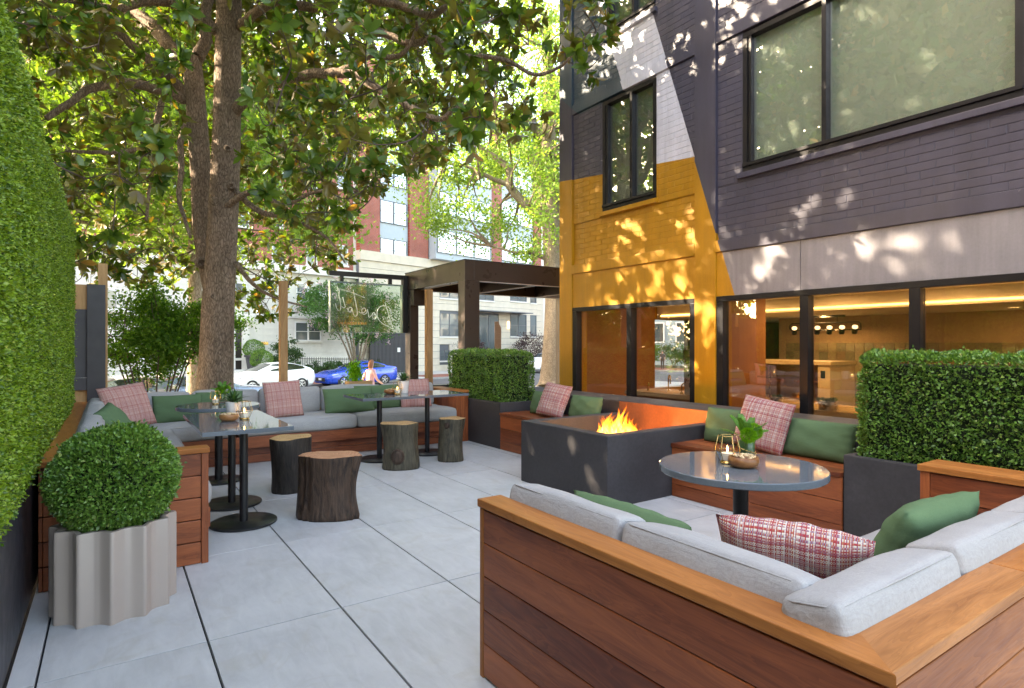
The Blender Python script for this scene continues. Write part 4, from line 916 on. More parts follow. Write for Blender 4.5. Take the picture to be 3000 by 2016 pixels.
M['panel'] = wood('dark_wood_panel', (.05, .022, .010, 1), (.14, .065, .028, 1), .5); M['led'] = emis('led_strip', (1, .55, .18, 1), 1.0)
bdx('led_strip', M['led'], 7.488, 7.4995, YN+.2, yC-.3, 1.80, 1.822)
M['downlight'] = emis('downlight', (1, .65, .30, 1), 1.5)
for y in (1.4, 2.6, 3.8, 5.0):
    b = MB(); b.lathe([(.05, 1.955), (.05, 1.9585)], 20, (7.0, y, 0)); child(b.build('downlight', M['downlight'], None), bd)
for (x, y, z, e) in ((7.0, 3.8, 1.950, 2.1), (7.0, 1.4, 1.950, 1.5), (8.7, 4.7, 1.770, 2.1), (8.6, 2.4, 1.770, .8), (7.0, 5.0, 1.950, 2.1), (7.0, 2.6, 1.950, 1.6)):
    l = bpy.data.lights.new('downlight_lamp', 'AREA'); l.shape = 'DISK'; l.size = .10; l.energy = e; l.color = (1, .62, .30); lo = bpy.data.objects.new('downlight_lamp', l); C.objects.link(lo); lo.location = (x, y, z)
bdx('wood_panelling', M['panel'], XR-.03, XR-.001, YN+.2, 1.60, -.69, 1.77)
# wall tiles at the back of the shop
M['zellige'] = None
n = NT('glazed_wall_tile'); r = n.rnd(); M['zellige'] = n.fin(n.ramp(r, [(0, (.20, .19, .12, 1)), (.4, (.28, .25, .16, 1)), (.75, (.36, .30, .18, 1)), (1, (.24, .17, .10, 1))]), .2, spec=.5)
V, Fs = [], []; chamfer_box(V, Fs, -.067, .067, -.067, .067, 0, .012, .003); tm = bpy.data.meshes.new('wall_tile'); tm.from_pydata(V, [], Fs); tm.materials.append(M['zellige'])
for i in range(28):
    for j in range(6):
        o = ob('wall_tile', tm, None, None, (XR-.012+rng.uniform(-.001, .001), 5.55-i*.138, 1.30-j*.138)); child(o, bd)

# ---- shop things seen through the glass
dc = thing('display_case', 'warmly lit pastry display case behind the shop window', 'display case', (8.0, 4.8, -.7))
def dcx(nm, mm, *a, bev=.004): return child(box(nm, mm, None, *a, bev), dc)
M['oak'] = wood('pale_oak', (.42, .25, .10, 1), (.68, .46, .22, 1), .5); M['whitelam'] = plain('cream_laminate', (.70, .56, .36, 1), .4, var=.03)
dcx('base', M['oak'], 7.75, 8.35, 4.2, 5.6, -.7, .58); dcx('top', M['whitelam'], 7.70, 8.38, 4.02, 5.62, 1.07, 1.12); dcx('end_panel', M['whitelam'], 7.72, 8.36, 4.04, 4.20, -.7, 1.068); dcx('back', M['oak'], 8.33, 8.36, 4.21, 5.6, .585, 1.068)
dcx('post', M['gold'], 7.75, 7.77, 4.90, 4.92, .59, 1.065); dcx('shelf', M['glass'], 7.80, 8.32, 4.21, 5.6, .80, .808); dcx('front_glass', M['glass'], 7.745, 7.75, 4.21, 5.6, .585, 1.065); dcx('socket', M['blackmetal'], 7.712, 7.7185, 4.10, 4.16, .90, 1.0)
M['pastry'] = plain('pastry', (.48, .20, .05, 1), .5, var=.3, nscale=25)
for i in range(9):
    b = MB(); x, y, z = 7.95+.12*(i % 2), 4.30+.14*i, .825; b.tube([(x, y-.05, z), (x+.02, y, z+.012), (x, y+.05, z)], [.012, .032, .012], 8); o = b.build('pastry', M['pastry'], None, True); tag(o, 'golden pastry inside the shop display case', 'pastry', 'pastries in the display case')
sc = thing('shop_counter', 'marble topped shop counter close behind the window', 'counter', (6.6, 4.0, -.7))
def scx(nm, mm, *a, bev=.004): return child(box(nm, mm, None, *a, bev), sc)
M['marble'] = plain('warm_marble', (.55, .40, .22, 1), .2, var=.35, nscale=3)
scx('body', M['oak'], 6.35, 7.0, 1.0, 4.25, -.7, .58); scx('worktop', M['marble'], 6.30, 7.05, .98, 4.28, .585, .64)
sk = thing('sink_counter', 'sink counter behind the left shop window', 'counter', (6.4, 5.4, -.7))
child(box('body', M['orangewall'], None, 6.25, 6.85, 4.55, 6.2, -.7, .62, .004), sk); child(box('worktop', M['plaster'], None, 6.2, 6.9, 4.5, 6.22, .625, .68, .004), sk)
def tap(label, x, y, z, h, reach, ang):
    d = Vector((math.cos(ang), math.sin(ang), 0)); P = [Vector((0, 0, 0)), Vector((0, 0, h*.7))]+[Vector((0, 0, h*.7))+d*reach*.5*(1-math.cos(R(a)))+Vector((0, 0, h*.3*math.sin(R(a)))) for a in range(20, 181, 20)]+[d*reach+Vector((0, 0, h*.5))]
    t = thing('tap', label, 'tap', (x, y, z)); b = MB(); b.tube(P, .009, 8); b.build('spout', M['gold'], t, True); b = MB(); b.lathe([(.02, 0), (.018, .02), (.01, .03)], 12); b.tube([(-.05, 0, .05), (.05, 0, .05)], .007, 6); b.build('handle', M['gold'], t, True); return t
tap('brass bridge tap on the sink counter', 6.45, 5.62, .68, .24, .12, -2.2); tap('small brass tap at the left of the sink counter', 6.4, 5.95, .68, .12, .06, -2.2); tap('low brass pot filler at the right of the sink counter', 6.32, 5.28, .68, .16, .20, -.6); tap('tall brass tap beside the succulents in the shop window', 6.38, 3.62, .64, .26, .10, -1.6)
M['steel'] = plain('brushed_steel', (.42, .40, .37, 1), .3, .85, .08)
im = thing('ice_machine', 'stainless steel machine at the right of the sink window', 'machine', (6.45, 5.08, .68)); b = MB(); b.box(-.16, .16, -.16, .13, 0, .46); b.build('case', M['steel'], im, bevel=.006); b = MB(); b.box(-.18, .17, -.17, .14, .46, .60); b.build('hopper', M['blackmetal'], im, bevel=.004)
b = MB(); b.lathe([(.05, 0), (.05, .006), (.04, .008)], 18); o = b.build('vent_fan', M['blackmetal'], im, 'auto', (-.165, .0, .13), (0, R(-90), 0))
def succ(label, y, w):
    t = thing('potted_succulent', label, 'plant', (6.0+.42, y, .64), 0, 'succulents in the shop window'); b = MB(); b.lathe([(.07*w, 0), (.075*w, .01), (.08*w, .09), (.07*w, .092)], 24)
    b.build('ribbed_pot', M['steel'], t, 'auto'); b = MB()
    for k in range(7):
        c = Vector((rng.uniform(-.06, .06)*w, rng.uniform(-.06, .06)*w, .09))
        for j in range(14): a = j*2.4; el = R(20+55*j/14); blade(b, c, (math.cos(a)*math.cos(el), math.sin(a)*math.cos(el), math.sin(el)), .045*w, .011*w, .1, 3)
    b.build('leaves', M['succ'], t, True)
M['succ'] = leafmat('succulent_leaf', (.10, .17, .13, 1), (.22, .30, .22, 1), None, .1, .5)
succ('grey-green succulents in a ribbed pot in the shop window', 3.38, 1.25); succ('small grey-green succulent half behind the window mullion', 3.98, .9)
tl = thing('track_light', 'black rail of small spotlights hanging in the shop', 'lamp', (8.8, 4.7, 1.775)); b = MB()
loop = [(0, -.53, -.22), (0, -.53, -.14), (0, -.50, -.11), (0, .50, -.11), (0, .53, -.14), (0, .53, -.19), (0, .50, -.22), (0, -.50, -.22), (0, -.53, -.22)]; b.tube(loop, .008, 6); b.tube([(0, .12, -.01), (0, .12, -.11)], .006, 6); b.tube([(0, -.2, -.01), (0, -.2, -.11)], .006, 6); b.box(-.03, .03, -.30, .18, -.03, -.002); b.build('rail', M['blackmetal'], tl)
M['lens'] = emis('spot_lens', (1, .70, .42, 1), .45)
for k in range(6):
    y = -.45+.18*k; b = MB(); b.lathe([(.038, -.05), (.038, .045), (.03, .05)], 16); q = b.build('spot_head', M['blackmetal'], tl, 'auto', (-.01, y, -.225), (R(20), R(-35), 0)); b = MB(); b.lathe([(.036, .046), (.036, .066)], 16); o = b.build('lens', M['lens'], q, 'auto')
ov = thing('oven', 'stainless steel box oven on the back counter at the right', 'oven', (8.9, 2.45, .78)); b = MB(); b.box(-.2, .2, -.42, .35, 0, .42); b.build('case', M['steel'], ov, bevel=.008); b = MB(); b.tube([(-.215, -.05, .30), (-.215, .12, .30)], .008, 6); b.build('handle', M['blackmetal'], ov)
bc = thing('back_counter', 'dark back counter below the oven', 'counter', (8.9, 2.2, -.7)); child(box('body', M['floorin'], None, 8.55, 9.3, .5, 3.3, -.7, .74, .004), bc); child(box('worktop', M['marble'], None, 8.5, 9.32, .48, 3.32, .745, .779, .004), bc)

# ================================================================== pergola and the hanging sign
pg = thing('pergola', 'dark bronze metal pergola over the entrance beside the building', 'pergola', (4.9, 8.5, -1))
def pgx(nm, mm, *a, bev=.004): return child(box(nm, mm, None, *a, bev), pg)
PX0, PY0, PZ = 4.71, 8.30, 2.705
pgx('post', M['pergola'], PX0, PX0+.275, PY0, PY0+.22, -1, PZ-.326); pgx('post', M['pergola'], PX0, PX0+.175, 10.40, 10.62, -1, PZ-.326)
pgx('beam', M['pergola'], PX0-.001, PX0+.17, PY0-.001, 10.63, PZ-.325, PZ); pgx('beam', M['pergola'], PX0+.171, 8.6, PY0-.002, PY0+.17, PZ-.325, PZ); pgx('beam', M['pergola'], PX0+.171, 8.6, 10.46, 10.63, PZ-.325, PZ-.002)
pgx('beam', M['pergola'], 6.15, 6.30, PY0+.171, 10.459, PZ-.322, PZ-.03); pgx('beam', M['pergola'], 7.7, 7.85, PY0+.171, 10.459, PZ-.322, PZ-.03); pgx('post', M['pergola'], 8.4, 8.6, 10.42, 10.62, -1, PZ-.326)
pgx('roof_edge', M['blackmetal'], PX0-.006, 8.6, PY0-.008, 10.64, PZ+.001, PZ+.014)
M['edgelight'] = plain('edge_light_paint', (.62, .52, .45, 1), .5, var=.02)  # added pale strips put the light on the beam edges into colour
pgx('lit_edge', M['edgelight'], PX0+.16, PX0+.172, PY0+.225, 10.39, PZ-.334, PZ-.326, bev=0); pgx('lit_edge', M['edgelight'], PX0+.28, 8.5, PY0-.004, PY0+.008, PZ-.334, PZ-.326, bev=0); pgx('lit_edge', M['edgelight'], 6.148, 6.16, PY0+.18, 10.45, PZ-.332, PZ-.323, bev=0); pgx('lit_edge', M['edgelight'], 7.698, 7.71, PY0+.18, 10.45, PZ-.332, PZ-.323, bev=0); pgx('lit_edge', M['edgelight'], PX0+.18, 8.5, 10.452, 10.462, PZ-.334, PZ-.326, bev=0)
pgx('junction_box', M['pergola'], PX0+.01, PX0+.24, 10.26, 10.40, 2.08, 2.376)
sg = thing('hanging_sign', 'clear glass sign with mirrored silver script hanging from the pergola', 'sign', (4.0, 10.5, 1.55))
sgY = 10.50; a0 = PY(968, 824, sgY); a1 = PY(1181, 975, sgY); sx0, sx1, sz0, sz1 = a0.x, a1.x, 1.555, 2.475
def sgx(nm, mm, *a, bev=.0): return child(box(nm, mm, None, *a, bev), sg)
M['signglass'] = glass('sign_acrylic', (.93, .97, .94, 1), .01, 1.45, 1.6); M['acrylic_edge'] = plain('acrylic_edge', (.26, .30, .25, 1), .15, var=.03)
sgx('front_pane', M['signglass'], sx0, sx1, sgY, sgY+.008, sz0, sz1); sgx('back_pane', M['signglass'], sx0, sx1, sgY+.11, sgY+.118, sz0, sz1)
for (a, c, d, e) in ((sx0, sx0+.014, sz0, sz1), (sx1-.014, sx1, sz0, sz1), (sx0+.015, sx1-.015, sz0, sz0+.012), (sx0+.015, sx1-.015, sz1-.02, sz1)): sgx('edge', M['acrylic_edge'], a, c, sgY+.009, sgY+.109, d, e)
sgx('arm', M['blackmetal'], sx0-.01, PX0-.02, sgY+.02, sgY+.10, 2.575, 2.66, bev=.004); sgx('bracket', M['blackmetal'], PX0-.09, PX0-.004, sgY+.0, sgY+.12, 1.56, 2.66, bev=.004)
for x in (sx0+.22, sx1-.24): sgx('hanger', M['blackmetal'], x-.03, x+.03, sgY+.03, sgY+.09, 2.477, 2.573)
M['neon'] = plain('silver_script_tube', (.80, .82, .80, 1), .25, .2, .02)
def sp2(x, y): p = PY(660+x*.25707, 800+y*.25707, sgY+.055); return p
strokes = [[(1820, 335), (1838, 395), (1858, 460), (1878, 530), (1898, 590), (1917, 640)], [(1893, 470), (1884, 425), (1855, 388), (1805, 374), (1760, 388), (1734, 430), (1732, 480), (1748, 530), (1790, 573), (1850, 607), (1912, 638)],
    [(1712, 470), (1690, 452), (1674, 476), (1680, 512), (1702, 526), (1720, 505), (1712, 470), (1690, 480), (1668, 478)], [(1668, 478), (1652, 498), (1636, 502), (1630, 465), (1622, 415)], [(1622, 415), (1612, 450), (1590, 470), (1566, 462), (1556, 430), (1566, 404), (1590, 402), (1600, 428), (1580, 450), (1545, 455), (1520, 440)],
    [(1458, 190), (1468, 250), (1482, 320), (1497, 390), (1505, 450), (1497, 488), (1474, 490), (1458, 462), (1450, 430)], [(1288, 178), (1340, 190), (1420, 215), (1500, 245), (1590, 282)], [(1448, 430), (1440, 398), (1416, 392), (1402, 418), (1414, 446), (1436, 440), (1444, 408), (1424, 440), (1400, 428), (1390, 396)],
    [(1340, 275), (1352, 330), (1366, 380), (1352, 398), (1330, 382)], [(1272, 132), (1286, 200), (1304, 180), (1296, 240), (1308, 310), (1316, 380), (1308, 428), (1284, 424), (1266, 390), (1256, 345)]]
def smooth(P, k=5):
    out = []; n = len(P)
    for i in range(n-1):
        p0, p1, p2, p3 = P[max(i-1, 0)], P[i], P[i+1], P[min(i+2, n-1)]
        for j in range(k):
            t = j/k; out.append(.5*((2*p1)+(p2-p0)*t+(2*p0-5*p1+4*p2-p3)*t*t+(3*p1-p0-3*p2+p3)*t**3))
    return out+[P[-1]]
b = MB()
for st in strokes: b.tube(smooth([sp2(*q) for q in st]), .0075, 6)
child(b.build('script_lettering', M['neon'], None, True), sg)
tc = bpy.data.curves.new('caption', 'FONT'); tc.body = 'BAR & RESTAURANT'; tc.size = .064; tc.extrude = .002; to = bpy.data.objects.new('caption', tc); C.objects.link(to)
dg = bpy.context.evaluated_depsgraph_get(); tme = bpy.data.meshes.new_from_object(to.evaluated_get(dg)); bpy.data.objects.remove(to)
M['amber'] = plain('amber_lettering', (.50, .22, .04, 1), .4, var=.02); tme.materials.clear(); tme.materials.append(M['amber'])
xs_ = [v.co.x for v in tme.vertices]; tw = max(xs_)-min(xs_); p0, p1 = sp2(1600, 590), sp2(1265, 590)
tme.transform(Matrix.Scale((p0.x-p1.x)/tw, 4, (1, 0, 0))@Matrix.Translation((-min(xs_), 0, 0)))
o = ob('caption_lettering', tme, None, None, (p0.x, sgY+.03, p0.z), (R(90), 0, R(180))); child(o, sg)
# small planter box on the ledge behind the back bench
pb = PY(1051, 1134, 8.51)
bxp = thing('planter_box', 'small wooden planter box with a bright green shrub behind the back bench', 'planter', (pb.x, 8.51, .70)); b = MB(); b.box(-.18, .18, -.09, .09, .0, .105); b.build('box', M['cedar'], bxp, bevel=.004)
P = rng.normal(size=(1500, 3))*np.array([.05, .05, .07])+np.array([-.06, 0, .23]); N = rng.normal(size=(1500, 3))+np.array([0, 0, .6]); V, Fq = leaf_quads(P, N/np.linalg.norm(N, axis=1, keepdims=True), .035, .5, .5); o = ob('shrub', mesh_np('shrub', V, Fq), M['moss'], bxp); o['kind'] = 'stuff'
ledge = box('bench_ledge', M['charcoal'], None, .1, 4.6, 8.42, 8.60, -1.0, .698, .004); tag(ledge, 'dark ledge wall behind the back bench on the street side', 'wall')
# ================================================================== trees
def grow(name, label, cat_parent, limbs, clusters, rosette, leafm, barkm, twig_r=.006, nleaf=8, leaf_len=.14, asp=.42, single=300, up=.25, group=None, base=(0, 0, 0), trunks=1):
    """limbs: list of (points, radii); clusters: foliage points joined to the nearest wood by twigs"""
    base = Vector(base); t = thing(name, label, 'tree', tuple(base), 0, group); nodes = []
    for k, (P, r_) in enumerate(limbs):
        P = smooth([Vector(p) for p in P], 5); m_ = len(P); rad = np.interp(np.linspace(0, 1, m_), np.linspace(0, 1, len(r_)), r_)
        if k >= trunks: P = [p+Vector((rng.normal(), rng.normal(), rng.normal()))*rad[i]*.09 for i, p in enumerate(P)]
        b = MB(); b.tube([p-base for p in P], list(rad), 14 if k < trunks else 9); b.build('trunk' if k < trunks else 'limb', barkm, t, True)
        nodes += [(p, rad[i]) for i, p in enumerate(P) if i % 2 == 0 and not (k < trunks and i < m_*.3)]
    NP = np.array([p for p, _ in nodes]); tw = MB(); mats = []
    Cl = np.asarray(clusters); d0 = np.array([np.min(((NP-c)**2).sum(1)) for c in Cl]); Cl = Cl[np.argsort(d0)]
    rr = np.random.default_rng(77); NP = list(NP); arr = np.zeros((len(NP)+len(Cl)*3, 3)); arr[:len(NP)] = NP; cnt = len(NP)
    for c in Cl:
        d = ((arr[:cnt]-c)**2).sum(1); i = int(np.argmin(d)); p0 = Vector(arr[i]); p3 = Vector(c); L = (p3-p0).length
        if L > 2.2: continue
        side = Vector(rr.normal(size=3))*L*.13; p1 = p0.lerp(p3, .35)+side+Vector((0, 0, -.04*L)); p2 = p0.lerp(p3, .72)+side*.7+Vector((0, 0, -.06*L))
        P = smooth([p0, p1, p2, p3], 3); r0 = twig_r*(1+.9*min(L, 1.6)); tw.tube([q-base for q in P], list(np.linspace(r0, twig_r*.55, len(P))), 5, False)
        arr[cnt] = p1; arr[cnt+1] = p2; arr[cnt+2] = p3; cnt += 3; dirn = (p3-p2).normalized()
        for k in range(rosette):
            dd = (dirn*.7+Vector(rr.normal(size=3))*.65+Vector((0, 0, up))).normalized(); st = p3 if k == 0 else p3.lerp(p2, rr.uniform(0, .9)); q = st+dd*rr.uniform(.06, .20)*leaf_len/.14
            if k: tw.tube([st-base, st.lerp(q, .5)-base+Vector((0, 0, -.008)), q-base], twig_r*.5, 4, False)
            n_ = rr.integers(nleaf-2, nleaf+3); sd = dd.orthogonal().normalized(); b2 = dd.cross(sd)
            for j in range(n_):
                a = 2*math.pi*j/n_+rr.uniform(-.3, .3); el = R(rr.uniform(5, 62)); ld = (sd*math.cos(a)+b2*math.sin(a))*math.cos(el)+dd*math.sin(el); ld = (ld+Vector((0, 0, -.18))).normalized()
                nrm = (dd+Vector(rr.normal(size=3))*.25); x_ = ld.cross(nrm)
                if x_.length < 1e-3: continue
                x_.normalize(); z_ = x_.cross(ld); s_ = leaf_len*rr.uniform(.68, 1.2)
                mats.append((np.array([x_*s_, ld*s_, z_*s_]), np.array(q)))
    tw.build('twigs', M['twig'], t, True)['kind'] = 'stuff'
    T = np.array([(0, 0, 0), (-asp*.40, .28, .05), (0, .32, .0), (asp*.40, .28, .05), (-asp*.47, .66, .03), (0, .70, -.03), (asp*.47, .66, .03), (0, 1.0, -.10)])
    TF = np.array([(0, 2, 1), (0, 3, 2), (1, 2, 5), (1, 5, 4), (2, 3, 6), (2, 6, 5), (4, 5, 7), (5, 6, 7)])
    A = np.array([m_[0] for m_ in mats]); O = np.array([m_[1] for m_ in mats])-np.array(base)
    if single:
        W_ = O+np.array(base); r_ = W_[:, 0]*_c-W_[:, 1]*_s; f_ = W_[:, 0]*_s+W_[:, 1]*_c; px = 1500+FPX*r_/f_; py = 1008-FPX*(W_[:, 2]-EYE)/f_
        sc_ = np.where((px > 0) & (px < 3000) & (py > 0) & (py < 2016) & (f_ > 1), np.linalg.norm(A[:, 1], axis=1)/f_, 0); order = np.argsort(-sc_)
        lm = mesh_np('leaf', T, TF, True); lm.materials.append(leafm)
        for i in order[:single]:
            o = bpy.data.objects.new('leaf', lm); link(o, t); mt = Matrix.Identity(4)
            for c_ in range(3):
                for r2 in range(3): mt[r2][c_] = A[i][c_][r2]
            mt.translation = Vector(O[i]); o.matrix_basis = mt
        keep = order[single:]; A, O = A[keep], O[keep]
    V = np.einsum('vk,nkd->nvd', T, A)+O[:, None, :]; Fq = TF[None]+(np.arange(len(A))*8)[:, None, None]
    o = ob('crown', mesh_np('crown', V.reshape(-1, 3), Fq.reshape(-1, 3), True), leafm, t); o['kind'] = 'stuff'
    return t
def pp(L, t0, t1, sc=1.0, ox=0, oy=0):
    n_ = len(L); return [PT(ox+x*sc, oy+y*sc, t0+(t1-t0)*i/(n_-1)) for i, (x, y) in enumerate(L)]
c8 = .4464; c9 = .3428
TA = [PT(626, 1290, 8.9), PT(628, 1190, 8.9), PT(629, 1140, 8.9), PT(634, 1050, 8.9), PT(639, 900, 8.9), PT(651, 700, 8.85), PT(660, 500, 8.85), PT(665, 350, 8.8), PT(669, 100, 8.8), PT(678, -300, 8.8), PT(670, -700, 8.8)]
TB = [PT(622, 880, 9.05), PT(606, 760, 9.15), PT(596, 660, 9.2), PT(588, 500, 9.2), PT(573, 290, 9.2), PT(563, 200, 9.2), PT(558, 172, 9.2)]
limbs = [(TA, [.42, .30, .262, .238, .226, .208, .20, .19, .178, .15, .11]), (TB, [.10, .14, .155, .15, .14, .145, .14]),
    (pp([(1215, 650), (1100, 605), (850, 545), (700, 560), (580, 590), (450, 680), (300, 780)], 9.2, 8.2, c8), [.085, .07, .055, .04]),
    (pp([(1240, 640), (1100, 490), (950, 370), (720, 180), (500, 140), (330, 120), (150, 180)], 9.2, 8.0, c8), [.08, .065, .05, .03]),
    (pp([(1215, 400), (1100, 290), (1000, 170), (900, 95), (800, 70), (600, 30), (400, -40)], 9.2, 10.0, c8), [.12, .10, .07, .045]),
    (pp([(1285, 390), (1350, 260), (1350, 80), (1380, -150), (1300, -500)], 9.2, 9.8, c8), [.10, .09, .07, .05]),
    (pp([(1430, 210), (1300, 110), (1130, 20), (950, 10), (740, 60), (500, 0), (250, 20)], 8.75, 7.6, c8), [.085, .07, .05, .03]),
    (pp([(1575, 180), (1650, 110), (1750, 40), (1850, 0), (2000, -60), (2300, -150)], 8.75, 7.9, c8), [.075, .06, .045, .03]),
    (pp([(1520, 760), (1600, 665), (1700, 615), (1800, 550), (2000, 490), (2240, 480)], 8.8, 8.1, c8)+pp([(100, 640), (250, 720), (450, 830), (600, 920), (840, 1020), (960, 940), (1080, 900)], 8.05, 7.2, c9, 1000), [.09, .08, .065, .05, .04, .022]),
    (pp([(893, 219), (1000, 206), (1086, 165), (1154, 168), (1192, 144), (1219, 89), (1219, 62)], 8.25, 7.6), [.05, .035, .015]),
    (pp([(676, -60), (740, -40), (850, 10), (960, 30), (1045, 62), (1120, 96), (1206, 127), (1274, 113), (1326, 161), (1411, 165), (1487, 178), (1566, 219), (1634, 199), (1668, 171), (1716, 113)], 8.8, 6.7), [.08, .06, .04, .025, .010]),
    (pp([(680, -200), (800, -120), (950, -50), (1100, 0), (1192, 20), (1260, 45), (1330, 10), (1500, -30), (1700, -60)], 8.8, 6.7), [.08, .06, .04, .015]),
    (pp([(1220, 800), (1185, 950), (1190, 1100), (1175, 1300), (1210, 1430), (1250, 1560)], 9.1, 8.8, c8), [.05, .04, .02]),
    (pp([(1090, 600), (1040, 750), (1010, 950), (1020, 1100), (980, 1260), (960, 1450)], 9.1, 8.6, c8), [.05, .045, .03, .02]),
    (pp([(1000, 950), (820, 1000), (600, 1000), (430, 990)], 8.9, 8.3, c8), [.04, .03, .02]),
    (pp([(690, 560), (760, 620), (850, 640), (960, 700), (1010, 770)], 8.8, 8.2), [.05, .03, .010]), (pp([(690, 770), (740, 830), (800, 870), (900, 900)], 8.8, 8.3), [.04, .025, .008]),
    (pp([(655, 610), (740, 560), (830, 600), (930, 560), (1050, 560)], 8.75, 7.8), [.05, .035, .012]), (pp([(670, 60), (560, -250), (380, -420), (150, -500)], 8.8, 8.6), [.10, .07, .04]), (pp([(676, -350), (900, -520), (1200, -560), (1500, -480)], 8.8, 7.4), [.09, .06, .03]),
    (pp([(672, -500), (640, -800), (500, -1100)], 8.8, 9.4), [.10, .06, .03]), (pp([(672, -560), (820, -900), (1000, -1150)], 8.8, 8.2), [.10, .06, .03])]
def ylow(px): return np.interp(px, [0, 150, 420, 600, 690, 800, 960, 1030, 1120, 1280, 1400, 1530, 1650, 1780, 1900], [870, 900, 870, 880, 930, 950, 880, 660, 560, 490, 440, 380, 300, 190, -300])
r_ = np.random.default_rng(5); cl = []
n_ = 140000; Pc = np.stack([r_.uniform(-5, 5.35, n_), r_.uniform(4.7, 14.5, n_), r_.uniform(1.4, 10, n_)], 1)
ax_ = np.array([1.27, 9.75]); dh = np.hypot(Pc[:, 0]-ax_[0], Pc[:, 1]-ax_[1]); rr_ = Pc[:, 0]*_c-Pc[:, 1]*_s; ff = Pc[:, 0]*_s+Pc[:, 1]*_c
px_ = 1500+FPX*rr_/ff; py_ = 1008-FPX*(Pc[:, 2]-EYE)/ff
ok = (dh < 6.3) & (Pc[:, 2] < 9.6-(dh/6.3)**2*3.2) & (py_ < ylow(px_)-25) & (ff > 5.2) & ~((Pc[:, 0] < -.1) & (Pc[:, 2] < 2.9) & (Pc[:, 1] < 8.4)) & (undul(Pc, 1, 1.5, 9) > -.35)
ok &= ~((Pc[:, 1] < 7.2) & (Pc[:, 0] > 5.2)) & (dh > .5)
ok &= ~((Pc[:, 2] < 2.95) & (Pc[:, 1] < 8.6))
ok &= ~((px_ > 520) & (px_ < 735) & (ff < 8.7) & (py_ > 60)) & ~((dh < 1.3) & (Pc[:, 2] < 6.2))
thin = (Pc[:, 2] < 6.6) & (r_.uniform(size=n_) > .56); ok &= ~thin
Pc = Pc[ok]; hi_ = Pc[:, 2] > 6.3; Pc = np.concatenate([Pc[~hi_][:1080], Pc[hi_][:1900]])  # unseen upper crown kept dense to shade the facade
grow('magnolia_tree', 'large two-stemmed magnolia with glossy leaves behind the corner bench', None, limbs, Pc, 3, M['magnolia'], M['bark'], .006, 8, .160, .44, 300, .2, None, (1.27, 9.8, -1.0), 2)
# knots on the trunk are part of the tree
mg = [o for o in bpy.data.objects if o.name.startswith('magnolia_tree')][0]
for (x, y, t_, k_) in ((650, 316, 8.62, .055), (668, 435, 8.64, .04), (678, 545, 8.65, .04), (636, 592, 8.65, .055), (626, 868, 8.68, .045), (590, 770, 8.92, .06)):
    p = PT(x, y, t_)-Vector(mg.location); b = MB(); d = -ray(x, y).normalized(); s_ = d.orthogonal().normalized(); u_ = d.cross(s_); V = []; N_ = 16
    for (q, o_) in ((1.6, -.05), (1.15, .0), (.85, .018), (.62, .012), (.5, -.02), (.05, -.03)):
        for i in range(N_): a = 2*math.pi*i/N_; V.append(p+d*o_+s_*(q*k_*math.cos(a))+u_*(q*k_*math.sin(a)))
    b.add(V, [(j*N_+i, j*N_+(i+1) % N_, (j+1)*N_+(i+1) % N_, (j+1)*N_+i) for j in range(5) for i in range(N_)]); b.build('knot', M['bark'], mg, True)

